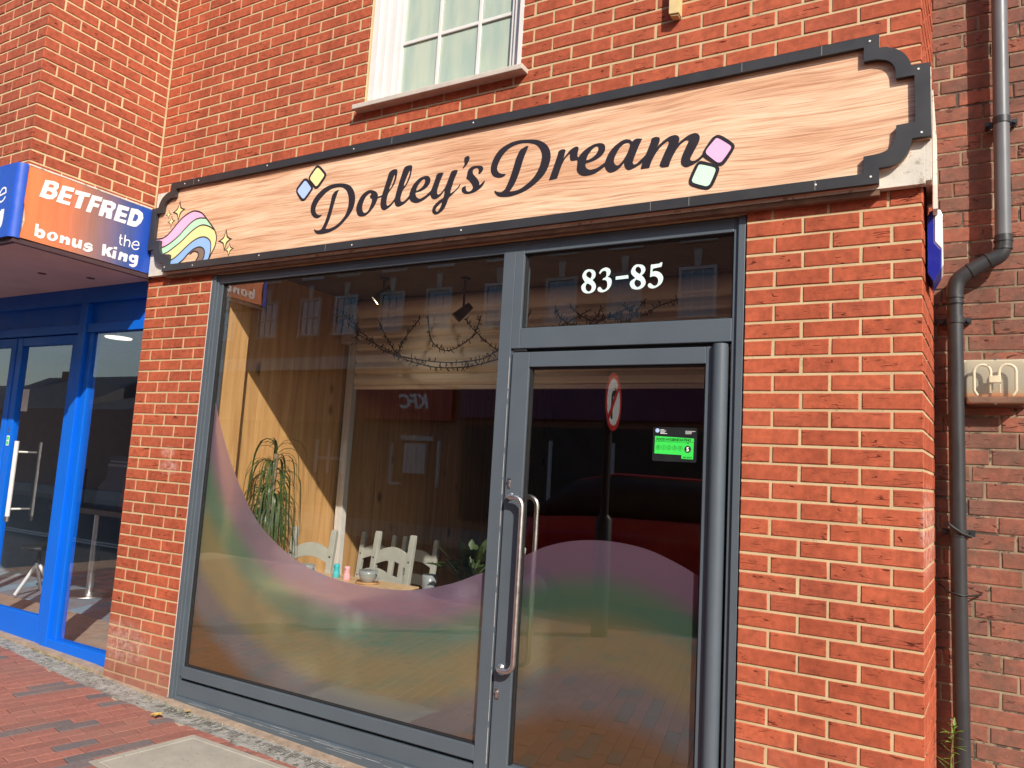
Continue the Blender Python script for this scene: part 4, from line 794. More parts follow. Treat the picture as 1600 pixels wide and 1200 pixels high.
def brickwork(bm_, mm, rects, mp, phase, course=0.075, z0=2.72, pitch=0.225, seed=1, joint=0.0115, depth=0.010, thick=0.20, rough=0.0012, trim=(0.0, 0.0)):
    rg = random.Random(seed)
    zlo = min(r[2] for r in rects); zhi = max(r[3] for r in rects)
    n0, n1 = int(math.floor((zlo - z0) / course)), int(math.ceil((zhi - z0) / course))
    for n in range(n0, n1):
        za, zb = z0 + n * course + joint / 2, z0 + (n + 1) * course - joint / 2
        for a, b2 in cut_rects(rects, (za + zb) / 2):
            z_a, z_b = za, zb
            for r in rects:
                if r[0] <= (a + b2) / 2 <= r[1]:
                    if r[2] < z_b and r[2] > z_a and not any(q is not r and q[3] >= r[2] - 1e-6 and q[2] < r[2] and q[0] <= (a + b2) / 2 <= q[1] for q in rects): z_a = r[2]
                    if r[3] > z_a and r[3] < z_b and not any(q is not r and q[2] <= r[3] + 1e-6 and q[3] > r[3] and q[0] <= (a + b2) / 2 <= q[1] for q in rects): z_b = r[3]
            if z_b - z_a < 0.015: continue
            ph = phase(n, a)
            k = math.floor((a - ph) / pitch)
            cuts = [a]
            while ph + (k + 1) * pitch < b2 - 0.02:
                k += 1
                if ph + k * pitch > a + 0.02: cuts.append(ph + k * pitch)
            cuts.append(b2)
            for i in range(len(cuts) - 1):
                x0 = cuts[i] + (joint / 2 * rg.uniform(0.8, 1.3) if i else 0.0)
                x1 = cuts[i + 1] - (joint / 2 * rg.uniform(0.8, 1.3) if i < len(cuts) - 2 else 0.0)
                if x1 - x0 < 0.018: continue
                j = lambda s=rough: rg.uniform(-s, s)
                e0 = 0.0 if i == 0 else 1.0; e1 = 0.0 if i == len(cuts) - 2 else 1.0
                P4 = [(x0 + e0 * j(), z_a + j()), (x1 + e1 * j(), z_a + j()), (x1 + e1 * j(), z_b + j()), (x0 + e0 * j(), z_b + j())]
                bv = 0.0028
                I4 = [(x0 + bv, z_a + bv), (x1 - bv, z_a + bv), (x1 - bv, z_b - bv), (x0 + bv, z_b - bv)]
                d = rg.uniform(-0.0014, 0.0008)
                tl = [d + rg.uniform(-0.0006, 0.0006) for _ in range(4)]
                vs = [mp(p[0], -depth, p[1]) for p in P4] + [mp(p[0], d - 0.0024, p[1]) for p in P4] + [mp(p[0], tl[q], p[1]) for q, p in enumerate(I4)]
                fs = [(0, 1, 5, 4), (1, 2, 6, 5), (2, 3, 7, 6), (3, 0, 4, 7), (4, 5, 9, 8), (5, 6, 10, 9), (6, 7, 11, 10), (7, 4, 8, 11), (8, 9, 10, 11)]
                bm_.add(vs, fs, rg.random())
    ulo, uhi = min(r[0] for r in rects), max(r[1] for r in rects)
    for r in rects:
        ra, rb_ = r[0] + (trim[0] if r[0] == ulo else 0), r[1] - (trim[1] if r[1] == uhi else 0)
        vs = [mp(u, d, z) for d in (-0.0042, -thick) for u, z in ((ra, r[2]), (rb_, r[2]), (rb_, r[3]), (ra, r[3]))]
        mm.add(vs, [(0, 1, 2, 3), (7, 6, 5, 4), (0, 4, 5, 1), (1, 5, 6, 2), (2, 6, 7, 3), (3, 7, 4, 0)])

def brick_part(root, name, rects_list, mats, seed=1, **kw):
    b, m = MB(), MB()
    for rects, mp, phase, k in rects_list:
        kk = dict(kw); kk.update(k)
        brickwork(b, m, rects, mp, phase, seed=seed, **kk)
    n = len(m.v)
    all_ = MB()
    all_.v = m.v + b.v
    all_.f = m.f + [tuple(i + n for i in f) for f in b.f]
    all_.t = m.t + b.t; all_.sm = m.sm + b.sm
    all_.mi = [0] * len(m.f) + [1] * len(b.f)
    return all_.build(name, mats, root)

XL, XR, XI = -4.175, -0.678, -4.865       # opening left / right, inner corner of the bay
ZH = 2.762                                # head of the shopfront
ZT = 6.9
WX0, WX1, WZ0, WZ1 = -2.968, -1.905, 3.70, 5.05
shop = empty('shop_building', 'red brick building with a dark grey framed cafe front under a wooden sign', 'building', (-2.4, 0.0, 0.0))
fmap = lambda u, d, z: (u, -d, z)
rmap = lambda u, d, z: (0.001 + d + 0.062 * u, u, z)            # right return
def fphase(n, a):
    k = -(n + 1)
    if a < -4.5 and n < 0: return XL - (0.22 if k % 2 else 0.1075)       # left pier
    if n < 0: return -0.22 if k % 2 == 0 else -0.1075                     # right pier
    return -0.2325 if n % 2 else -0.1200                                   # wall above
facade_rects = [(XI + 0.02, XL, -0.3, ZH), (XR, 0.0, -0.3, ZH), (XI, 0.0, ZH, WZ0), (XI, WX0, WZ0, WZ1), (WX1, 0.0, WZ0, WZ1), (XI, 0.0, WZ1, ZT)]
ret_rects = [(0.005, 0.6, -0.3, ZT)]
reveal = lambda u, d, z: (WX0 + d, u, z)
brick_part(shop, 'brick_wall', [
    (facade_rects, fmap, fphase, dict(trim=(0.0, 0.006))),
    (ret_rects, rmap, lambda n, a: 0.005 + (0.1075 if n % 2 else 0.2200), dict(thick=0.12)),
], [M['mortar_base'], M['brick']], seed=11)
pp = MB(); pp.box(XI, 0.05, -0.03, 0.30, ZT, ZT + 0.12); pp.box(XI, 0.05, 0.20, 8.0, ZT - 0.4, ZT - 0.1)
pp.build('roof', M['stone'], shop)
# whitish sealant line down the left side of the opening
se = MB(); se.box(XL + 0.0005, XL + 0.0045, 0.004, 0.03, gz(XL) + 0.015, ZH - 0.03); se.build('sealant_line', M['sealant'], shop)

# ---- dark grey frames
FY0, FY1, GY = 0.020, 0.095, 0.050
wf = MB()
GL0, GL1, GB, GT = -4.088, -1.922, 0.240, 2.702
wf.box(XL + 0.005, GL0 - 0.045, 0.003, FY1, 0.02, ZH - 0.004)
wf.box(GL0 - 0.045, GL0 - 0.028, FY0 - 0.006, FY1, 0.02, ZH - 0.004)                # jamb outer step
wf.box(GL0 - 0.028, GL0, FY0 + 0.008, FY1, 0.175, GT)                       # bead
wf.box(GL0 - 0.028, GL1, FY0, FY1, GT, ZH - 0.004)                          # head
wf.box(GL0, GL1, FY0 - 0.002, FY1, 0.172, GB)                               # bottom rail
wf.box(GL0 - 0.028, GL1, FY0 + 0.035, FY1, 0.150, 0.172)                    # groove back
wf.box(GL0 - 0.028, GL1, FY0 + 0.004, FY1, 0.062, 0.150)                    # kick panel
wf.box(GL0 - 0.028, GL1, FY0 - 0.016, FY1, -0.12, 0.062)                    # sill
wf.box(GL1, -1.850, FY0 - 0.001, FY1, -0.12, ZH - 0.004)                    # mullion
frame = wf.build('window_frame', M['frame'], shop, bevel=0.003)
gs = MB()
for a in ((GL0, GL1, GB, GB + 0.008), (GL0, GL1, GT - 0.008, GT)): gs.box(a[0], a[1], GY - 0.014, GY + 0.012, a[2], a[3])
for a in ((GL0, GL0 + 0.008), (GL1 - 0.008, GL1)): gs.box(a[0], a[1], GY - 0.014, GY + 0.012, GB + 0.008, GT - 0.008)
gs.build('gasket', M['gasket'], frame)
gp = MB(); gp.box(GL0 + 0.004, GL1 - 0.004, GY - 0.003, GY + 0.003, GB + 0.004, GT - 0.004); gp.build('window_glass', M['glass'], frame)

# frosted film, cut along one wave that runs across window and door
CURVE = [(-4.36, 2.75), (-4.20, 2.25), (-4.115, 2.02), (-4.056, 1.863), (-3.951, 1.657), (-3.812, 1.439), (-3.606, 1.196), (-3.368, 1.042), (-3.150, 0.957), (-2.899, 0.910), (-2.666, 0.900), (-2.405, 0.916), (-2.163, 0.975), (-1.990, 1.045), (-1.850, 1.106), (-1.724, 1.166), (-1.621, 1.218), (-1.486, 1.259), (-1.355, 1.277), (-1.227, 1.277), (-1.103, 1.261), (-0.983, 1.223), (-0.853, 1.165), (-0.70, 1.08)]
CV = catmull(CURVE, closed=False, sub=6)
def curve_z(x):
    for a, b2 in zip(CV, CV[1:]):
        if a[0] <= x <= b2[0]: return a[1] + (b2[1] - a[1]) * (x - a[0]) / max(1e-9, b2[0] - a[0])
    return CV[-1][1]
def curve_d(x, z):
    best = 9
    for a, b2 in zip(CV, CV[1:]):
        ax, az = a[0], a[1]; dx, dz = b2[0] - ax, b2[1] - az
        t = max(0, min(1, ((x - ax) * dx + (z - az) * dz) / (dx * dx + dz * dz)))
        best = min(best, math.hypot(x - ax - t * dx, z - az - t * dz))
    return best
def film(name, x0, x1, zb, zcap, y, parent, nx, nz=36):
    mb, dist = MB(), []
    for i in range(nx + 1):
        x = x0 + (x1 - x0) * i / nx
        zt = min(zcap, curve_z(x))
        for k in range(nz + 1):
            z = zb + (zt - zb) * k / nz
            mb.v.append((x, y, z)); kx = max(0.0, min(1.0, (x + 2.9) / 1.0)); kx = kx * kx * (3 - 2 * kx); dist.append(curve_d(x, z) * (1 - kx) + (curve_z(x) - z) * 0.97 * kx)
    for i in range(nx):
        for k in range(nz):
            a = i * (nz + 1) + k
            mb.f.append((a, a + nz + 1, a + nz + 2, a + 1)); mb.t.append(0); mb.sm.append(False); mb.mi.append(0)
    return mb.build(name, M['film_door' if 'door' in name else 'film'], parent, attr={'dist': dist})
film('window_film', GL0 + 0.012, GL1 - 0.012, GB + 0.01, GT - 0.02, GY + 0.0065, frame, 90)

# fanlight over the door
ff = MB()
TX0, TX1, TZ0, TZ1 = -1.800, -0.738, 2.300, 2.692
ff.box(-1.850, TX0, FY0 - 0.001, FY1, 2.196, ZH - 0.004)
ff.box(TX0, TX1, FY0, FY1, 2.196, TZ0)
ff.box(TX0, TX1, FY0, FY1, TZ1, ZH - 0.004)
ff.box(TX1, XR - 0.001, FY0 + 0.002, FY1, -0.2, ZH - 0.004)                # right jamb
ff.box(TX1 + 0.022, XR - 0.006, FY0 - 0.012, FY0 + 0.002, -0.2, ZH - 0.006)
ff.box(-1.849, -1.838, FY0 + 0.012, FY1, -0.2, 2.196)
fan = ff.build('fanlight_frame', M['frame'], shop, bevel=0.003)
gk = MB()
gk.box(TX0, TX1, GY - 0.014, GY + 0.012, TZ0, TZ0 + 0.007); gk.box(TX0, TX1, GY - 0.014, GY + 0.012, TZ1 - 0.007, TZ1)
gk.box(TX0, TX0 + 0.007, GY - 0.014, GY + 0.012, TZ0 + 0.007, TZ1 - 0.007); gk.box(TX1 - 0.007, TX1, GY - 0.014, GY + 0.012, TZ0 + 0.007, TZ1 - 0.007)
gk.build('gasket', M['gasket'], fan)
g2 = MB(); g2.box(TX0 + 0.004, TX1 - 0.004, GY - 0.003, GY + 0.003, TZ0 + 0.004, TZ1 - 0.004); g2.build('fanlight_glass', M['glass'], fan)

def glyphs(mb, key, mp, d, th, sub=5, step=0.0003, items=None, mi=0, corner=62):
    for i, g in enumerate(G[key]):
        if items is not None and i not in items: continue
        cs = [catmull([(p[0] / 1000, p[1] / 1000) for p in c], sub=sub, corner=corner) for c in g]
        cs = [[tuple(p) for p in c] for c in cs]
        mb.prism(cs, mp, d, d + th + step * (i % 3), back=False, mi=mi)
fz = lambda u, v, d: (u, -d, v)
hn = MB(); glyphs(hn, 'num', fz, -(GY - 0.0032), 0.0006)
hn.build('house_number', M['mint_vinyl'], fan)

# door
D0, D1, DZ0, DZ1 = -1.836, -0.752, -0.03, 2.176
dg = (-1.738, -0.848, 0.19, 2.100)
df = MB()
df.box(D0, dg[0], FY0, FY1 - 0.02, DZ0, DZ1)
df.box(dg[1], D1, FY0, FY1 - 0.02, DZ0, DZ1)
df.box(dg[0], dg[1], FY0 + 0.001, FY1 - 0.02, dg[3], DZ1)
df.box(dg[0], dg[1], FY0 + 0.001, FY1 - 0.02, DZ0, dg[2])
door = df.build('door', M['frame'], shop, bevel=0.003)
gk = MB()
gk.box(dg[0], dg[0] + 0.011, GY - 0.016, GY + 0.012, dg[2], dg[3]); gk.box(dg[1] - 0.008, dg[1], GY - 0.014, GY + 0.012, dg[2], dg[3])
gk.box(dg[0] + 0.011, dg[1] - 0.008, GY - 0.014, GY + 0.012, dg[3] - 0.010, dg[3])
gk.build('gasket', M['gasket'], door)
g3 = MB(); g3.box(dg[0] + 0.004, dg[1] - 0.004, GY - 0.003, GY + 0.003, dg[2] + 0.004, dg[3] - 0.004); g3.build('door_glass', M['glass'], door)
film('door_film', dg[0] + 0.014, dg[1] - 0.012, dg[2] + 0.01, 2.0, GY + 0.0065, door, 44)
fg = MB(); fg.tube([(-0.783, FY0 - 0.004, DZ0), (-0.783, FY0 - 0.004, DZ1 + 0.008)], 0.033, 28)
fg.build('hinge_guard', M['frame'], door)
dk = MB(); dk.box(D0, D1, FY0 + 0.03, FY1 - 0.03, DZ1 + 0.002, 2.194)
dk.build('door_closer_gap', M['black'], door)
cl = MB(); cl.box(D0 + 0.002, D0 + 0.075, FY0 + 0.004, FY0 + 0.03, DZ1 + 0.004, 2.193); cl.build('pivot_block', M['black'], door, bevel=0.002)
def d_handle(y0, yb, sgn):
    hb = MB()
    xa, xb, zt, zb = -1.800, -1.706, 1.452, 0.630
    pts = []
    def arc(p, q, r_, n=7):
        pass
    path = [(xa, y0, zt)]
    for k in range(1, 8):
        a = k / 7 * math.pi / 2
        path.append((xa + 0.028 * (1 - math.cos(a)), y0 + (yb - y0) * math.sin(a), zt))
    for k in range(0, 9):
        a = k / 8 * math.pi / 2
        path.append((xb - 0.045 + 0.045 * math.sin(a), yb, zt - 0.045 + 0.045 * math.cos(a)))
    for k in range(0, 9):
        a = k / 8 * math.pi / 2
        path.append((xb - 0.045 + 0.045 * math.cos(a), yb, zb + 0.045 - 0.045 * math.sin(a)))
    for k in range(6, -1, -1):
        a = k / 7 * math.pi / 2
        path.append((xa + 0.028 * (1 - math.cos(a)), y0 + (yb - y0) * math.sin(a), zb))
    hb.tube(path, 0.0125, 16)
    for z in (zt, zb): hb.lathe([(0.0, 0), (0.019, 0), (0.019, 0.004 * sgn), (0.0125, 0.006 * sgn)] if sgn > 0 else [(0.0125, -0.006), (0.019, -0.004), (0.019, 0), (0.0, 0)], (xa, y0, z), 20, axis='y')
    return hb
d_handle(FY0, FY0 - 0.052, -1).build('door_handle', M['steel'], door)
d_handle(FY1 - 0.02, FY1 + 0.035, 1).build('door_handle', M['steel'], door)
for z in (1.515, 0.505):
    lk = MB(); lk.box(-1.823, -1.803, FY0 - 0.003, FY0, z - 0.026, z + 0.026)
    o_ = lk.build('lock_plate', M['steel_dark'], door, bevel=0.002)
    ck = MB(); ck.lathe([(0.0075, -0.008), (0.0075, 0)], (-1.813, FY0 - 0.003, z + 0.008), 14, axis='y'); ck.box(-1.8165, -1.8095, FY0 - 0.009, FY0 - 0.003, z - 0.016, z + 0.004)
    ck.build('lock_cylinder', M['steel'], o_)
# scuffs on the threshold: thin worn scratches in the coating
sf = MB()
for i in range(34):
    x = rng.uniform(-4.0, -2.2); z = rng.choice([0.058, 0.045, 0.052, 0.036]) + rng.uniform(-0.006, 0.004); l2 = rng.uniform(0.05, 0.32); h = rng.uniform(0.0008, 0.002)
    y_ = FY0 - 0.0163
    sf.box(x, x + l2, y_ - 0.0003, y_, z, z + h)
so_ = sf.build('scuff_marks', plain('bare scuffed metal', (0.34, 0.36, 0.38), 0.5, var=0.2), frame); so_['kind'] = 'stuff'
wn_ = MB(); z = 2.15
while z > 0.0:
    h = rng.uniform(0.03, 0.22); wn_.box(-1.8515 + rng.uniform(-0.0007, 0.0007), -1.8495 + rng.uniform(0, 0.0012), FY0 - 0.0016, FY0 - 0.0011, z - h, z); z -= h + rng.choice([0.004, 0.01, 0.03])
so_ = wn_.build('worn_edge', plain('chipped pale edge', (0.42, 0.42, 0.41), 0.6, var=0.3), frame); so_['kind'] = 'stuff'

# ---- upstairs window
uw = MB()
y1 = 0.075
uw.box(WX0 + 0.002, WX0 + 0.055, 0.028, y1 + 0.06, WZ0, WZ1); uw.box(WX0 + 0.055, WX0 + 0.105, 0.045, y1 + 0.06, WZ0, WZ1); uw.box(WX0 + 0.105, WX0 + 0.165, 0.058, y1 + 0.06, WZ0, WZ1)
uw.box(WX0 + 0.165, WX0 + 0.205, 0.070, y1 + 0.06, WZ0 + 0.02, WZ1)
uw.box(WX1 - 0.055, WX1 - 0.002, 0.040, y1 + 0.06, WZ0, WZ1); uw.box(WX1 - 0.085, WX1 - 0.055, 0.060, y1 + 0.06, WZ0, WZ1)
uw.box(WX0 + 0.165, WX1 - 0.085, 0.055, y1 + 0.06, WZ0, WZ0 + 0.055); uw.box(WX0 + 0.165, WX1 - 0.085, 0.055, y1 + 0.06, WZ1 - 0.07, WZ1)
upw = uw.build('upper_window', M['upvc'], shop, bevel=0.004)
up = MB(); up.box(WX0 + 0.19, WX1 - 0.08, 0.092, 0.098, WZ0 + 0.05, WZ1 - 0.065); up.build('window_pane', M['glass_up'], upw)
gb = MB()
for x in (-2.495, -2.214): gb.box(x - 0.011, x + 0.011, 0.080, 0.0915, WZ0 + 0.05, WZ1 - 0.065)
for z in (4.108, 4.50): gb.box(WX0 + 0.205, WX1 - 0.085, 0.0805, 0.0910, z - 0.0108, z + 0.0108)
gb.build('glazing_bar', M['upvc'], upw, bevel=0.003)
us = MB(); us.box(WX0 - 0.028, WX1 + 0.072, -0.066, 0.054, 3.668, 3.698)
us.build('window_sill', M['sill'], shop, bevel=0.004)
lu = MB(); lu.box(WX1 + 0.0025, WX1 + 0.026, -0.0035, 0.05, WZ0, WZ1); lu.build('reveal_trim', M['upvc'], shop)
cu2 = MB()
pts = []
for i in range(121):
    x = WX0 + 0.10 + 0.98 * i / 120
    pts.append((x, 0.20 + 0.022 * math.sin(i * 0.62) + 0.012 * math.sin(i * 0.27 + 1)))
for i in range(120):
    a, b2 = pts[i], pts[i + 1]
    cu2.add([(a[0], a[1], WZ0 - 0.05), (b2[0], b2[1], WZ0 - 0.05), (b2[0], b2[1], WZ1), (a[0], a[1], WZ1)], [(0, 1, 2, 3)], smooth=True)
cu2.build('curtain', M['curtain'], shop)
ub = MB(); ub.box(WX0 - 0.3, WX1 + 0.3, 0.9, 0.95, WZ0 - 0.3, WZ1 + 0.2); ub.box(WX0 - 0.3, WX1 + 0.3, 0.205, 0.9, WZ0 - 0.3, WZ0 - 0.25)
ub.build('upstairs_room', M['inner_dark'], shop)

# ---- inside the shop
RX0, RX1, RY1, RZ0, RZ1 = -4.36, -0.13, 5.6, 0.02, 2.95
rm = MB()
rm.box(-4.9, 0.0, FY1 + 0.0, 6.0, -0.15, RZ0); rm.build('shop_floor', M['pale_floor'], shop)
rm = MB(); rm.box(-4.9, -0.005, 0.202, 6.0, RZ1, RZ1 + 0.1); rm.build('shop_ceiling', M['ceiling'], shop)
rm = MB(); rm.box(-4.9, 0.0, RY1, RY1 + 0.1, RZ0, RZ1); rm.build('back_wall', M['inner_dark'], shop)
rm = MB(); boxes('side_wall', M['maroon'], shop, [(-0.13, -0.005, 0.202, RY1, RZ0, RZ1), (-4.86, -4.44, 0.202, RY1, RZ0, RZ1)])
tl = MB()
rg = random.Random(5)
y = 0.345
while y < 5.55:                                        # upright boards of the left wall
    wd = rg.choice([0.145, 0.19, 0.165, 0.22])
    tl.box(-4.44, RX0 + rg.uniform(-0.004, 0.002), y + 0.0015, min(5.58, y + wd) - 0.0015, RZ0, RZ1, tone=rg.random())
    y += wd
tl.build('timber_lining', M['pine'], shop, bevel=0.002)
t2 = MB(); t2.box(-4.44, -4.145, 0.100, 0.332, RZ0, RZ1 - 0.05, tone=0.75); t2.build('timber_pilaster', M['pine'], shop, bevel=0.003)
# roller shutter hanging part way down inside
sh = MB()
SY, SZ0, SZ1 = 1.55, 2.212, 2.80
prof = []
ns = 6
for i in range(ns):
    zb = SZ0 + (SZ1 - SZ0) * i / ns; hh = (SZ1 - SZ0) / ns
    for t, d in ((0.0, -0.010), (0.06, 0.008), (0.22, 0.022), (0.55, 0.026), (0.84, 0.014), (0.93, -0.010)): prof.append((SY - d, zb + hh * t))
prof.append((SY, SZ1))
vs = [(-4.215, p[0], p[1]) for p in prof] + [(-0.40, p[0], p[1]) for p in prof]
n_ = len(prof)
sh.add(vs, [(i, n_ + i, n_ + i + 1, i + 1) for i in range(n_ - 1)])
sh.box(-4.215, -0.40, SY + 0.004, SY + 0.02, SZ0, SZ1)
sh.box(-4.215, -0.40, SY - 0.012, SY + 0.024, SZ0 - 0.03, SZ0 - 0.001)
shut = sh.build('roller_shutter', M['cream_shutter'], shop)
rl = MB(); rl.tube([(-4.22, SY + 0.03, 2.86), (-0.40, SY + 0.03, 2.86)], 0.085, 24); rl.build('shutter_roll', M['cream_shutter'], shut)
gr = MB(); gr.box(-4.27, -4.222, SY - 0.028, SY + 0.03, RZ0, 2.56); gr.box(-4.296, -4.274, SY - 0.028, SY - 0.012, RZ0, 2.56); gr.build('guide_rail', M['upvc'], shut, bevel=0.003)
bx = MB(); bx.box(-4.352, -4.225, SY - 0.07, SY + 0.06, 2.565, 2.90); bx.build('shutter_box', M['upvc'], shut, bevel=0.004)

# ================================================================== SHOP SIGN
sign = empty('shop_sign', 'long wooden sign with black scrolled border and the name in black script', 'sign', (-2.4, -0.01, 2.8))
YB, YF = 0.050, 0.074          # board face and trim face, metres proud of the wall
bk = MB(); bk.box(-4.80, 0.012, -0.038, -0.0015, 2.788, 3.275)
bk.box(0.012, 0.034, -0.036, 0.29, 2.80, 3.27)
bk.box(-4.80, -4.62, -0.036, -0.002, 3.2765, 3.395)
bk.build('backing_box', M['white_old'], sign, bevel=0.002)
le = MB(); le.prism([[(2.70, 0.036), (3.20, 0.036), (3.20, 0.040), (2.98, 0.052), (2.70, 0.053)]], lambda u, v, d: (v, 0.02 + d, u), 0.0, 0.24); le.build('side_strip', M['white_old'], sign, bevel=0.004)
out_r = [(-0.151, 3.434), (-0.151, 3.374), (-0.124, 3.371), (-0.084, 3.350), (-0.057, 3.324), (-0.041, 3.293), (-0.035, 3.272), (0.031, 3.270), (0.034, 2.967), (-0.032, 2.967), (-0.045, 2.917), (-0.071, 2.883), (-0.110, 2.866), (-0.150, 2.863), (-0.150, 2.800)]
in_r = [(-0.207, 3.388), (-0.207, 3.327), (-0.158, 3.325), (-0.117, 3.309), (-0.094, 3.276), (-0.089, 3.229), (-0.024, 3.228), (-0.022, 3.033), (-0.089, 3.030), (-0.091, 2.991), (-0.101, 2.954), (-0.124, 2.931), (-0.158, 2.922), (-0.207, 2.919), (-0.207, 2.846)]
mir = lambda P: [(-4.757 - p[0], p[1]) for p in P][::-1]
def arcs(P):
    """round the scooped corners only"""
    return P[:2] + catmull(P[2:7], closed=False, sub=4)[0:-1] + P[6:10] + catmull(P[9:14], closed=False, sub=4)[1:] + P[14:]
o_full = arcs(out_r) + mir(arcs(out_r)); i_full = arcs(in_r) + mir(arcs(in_r))
wb = MB(); wb.prism([o_full], fz, 0.0395, YB); wb.build('board', M['oak'], sign)
tb = MB()
n_ = len(o_full); mid = n_ // 2
tb.prism([o_full, i_full], fz, YB + 0.0006, YF); trim = tb.build('trim', M['sign_black'], sign, bevel=0.0015)
def screw(x, z): return lambda q: q.lathe([(0.0042, -0.0016), (0.0046, 0)], (x, -YF - 0.0002, z), 12, axis='y')
scr = [screw(x + rng.uniform(-0.05, 0.05), z + rng.uniform(-0.006, 0.006)) for x in (-4.30, -3.62, -2.90, -2.15, -1.47, -0.78, -0.42) for z in (3.412, 2.822) if rng.random() < 0.62]
scr += [screw(x, z) for x, z in ((-0.185, 3.41), (-0.01, 3.25), (0.0, 2.985), (-0.18, 2.83), (-4.58, 2.83), (-4.46, 3.41))]
sep('screw_head', M['sealant'], trim, scr)
# joints where lengths of trim meet
boxes('trim_joint', plain('pale joint edge', (0.25, 0.24, 0.23), 0.7), trim, [(x, x + 0.002, -YF - 0.0004, -YF - 0.0001, 3.392, 3.432) for x in (-4.37, -2.66, -0.70, -0.37)] + [(x, x + 0.002, -YF - 0.0004, -YF - 0.0001, 2.803, 2.843) for x in (-1.10, -0.92, -0.39, -3.1)])
lt = MB(); glyphs(lt, 'dolley', fz, YB, 0.0012, step=0.0005); glyphs(lt, 'dream', fz, YB, 0.0012, step=0.0005)
lt.build('lettering', M['vinyl_black'], sign)
for i, (nm, mt) in enumerate((('pink_block', 'pink_v'), ('mint_block', 'mintlight_v'), ('yellow_block', 'yellow_v'), ('blue_block', 'periwinkle_v'))):
    q = MB(); glyphs(q, 'sq_out', fz, YB, 0.0028 + 0.0003 * (i % 2), step=0.0, items=[i]); sqo = q.build('block_outline', M['vinyl_black'], sign)
    q = MB(); glyphs(q, 'sq_in', fz, YB + 0.0037, 0.0006, items=[i]); q.build(nm, M[mt], sqo)
rb = MB()
def clipx(pts): return [(max(p[0], -4.722), p[1]) for p in pts]
for i in range(5):
    c = [(p[0] / 1000, max(p[1] / 1000, 2.838)) for p in G['rb_band'][i][0]]
    rb.prism([catmull(c, sub=4, corner=50)], fz, YB, YB + 0.0006 + 0.0003 * i, back=False, mi=i)
rbo = rb.build('rainbow_swirl', [M['pink_v'], M['green_v'], M['yellow_v'], M['blue_v'], M['brown_v']], sign)
rl_ = MB()
for i, g in enumerate(G['rb_line']):
    c = catmull([(p[0] / 1000, max(p[1] / 1000, 2.835)) for p in g[0]], closed=False, sub=5)
    rl_.prism([ribbon(c, 0.0072 if i else 0.0085)], fz, YB + 0.002, YB + 0.0026 + 0.00025 * i, back=False)
rl_.build('swirl_outlines', M['vinyl_black'], rbo)
for i, g in enumerate(G['star']):
    c = [(p[0] / 1000, p[1] / 1000) for p in g[0]]
    m_ = (sum(p[0] for p in c) / 8, sum(p[1] for p in c) / 8)
    big = [(m_[0] + (p[0] - m_[0]) * 1.32, m_[1] + (p[1] - m_[1]) * 1.22) for p in c]
    b_ = MB(); b_.prism([catmull(big, sub=4, corner=80)], fz, YB, YB + 0.0008, back=False); so = b_.build('sparkle', M['vinyl_black'], sign)
    small = [(m_[0] + (p[0] - m_[0]) * 0.80, m_[1] + (p[1] - m_[1]) * 0.84) for p in c]
    b_ = MB(); b_.prism([catmull(small, sub=4, corner=80)], fz, YB + 0.0009, YB + 0.0014, back=False); b_.build('sparkle_fill', M['yellow_v'], so)
# timber strip under the sign
ub_ = MB(); ub_.box(-4.60, -0.15, -0.036, 0.015, 2.764, 2.785); ub_.build('under_strip', plain('brown stained batten', (0.16, 0.085, 0.05), 0.8, var=0.3, scale=12), sign)

# ================================================================== LEFT NEIGHBOUR
bet = empty('corner_shop_building', 'brick building with a projecting upper bay over a bright blue shopfront', 'building', (-6.0, 0.0, 0.0))
BY = -0.88
bay_ret = lambda u, d, z: (XI + d, -u, z)            # u runs out towards the street
bay_front = lambda u, d, z: (u, BY - d, z)
brick_part(bet, 'brick_wall', [
    ([(0.004, 0.879, 2.83, ZT)], bay_ret, lambda n, a: 0.8925 + 0.0 - (0.1075 if n % 2 == 0 else 0.22), dict(thick=0.15, trim=(0.0, 0.006))),
    ([(-9.6, XI - 0.001, 2.83, ZT)], bay_front, lambda n, a: XI - (0.22 if n % 2 == 0 else 0.1075), dict(thick=0.18, trim=(0.0, 0.006))),
], [M['mortar'], M['brick_bay']], seed=23)
cj = MB(); cj.box(XI, XI + 0.0105, -0.0105, -0.003, 3.26, ZT); cj.build('corner_joint', M['mortar'], bet)
sf_ = MB(); sf_.box(-9.6, -4.845, -0.90, 0.09, 2.800, 2.829); sf_.build('soffit', M['soffit'], bet)
ed = MB(); ed.box(-9.6, -4.812, -0.935, -0.902, 2.778, 2.806); ed.box(-4.843, -4.812, -0.902, -0.005, 2.778, 2.806); ed.build('soffit_edge', M['edge_dark'], bet)
sep('soffit_vent', M['edge_dark'], bet, [(lambda q, x=x, y_=y_: q.lathe([(0.026, -0.004), (0.03, 0.0)], (x, y_, 2.800), 14)) for x, y_ in ((-5.6, -0.33), (-5.35, -0.12), (-6.5, -0.5))])
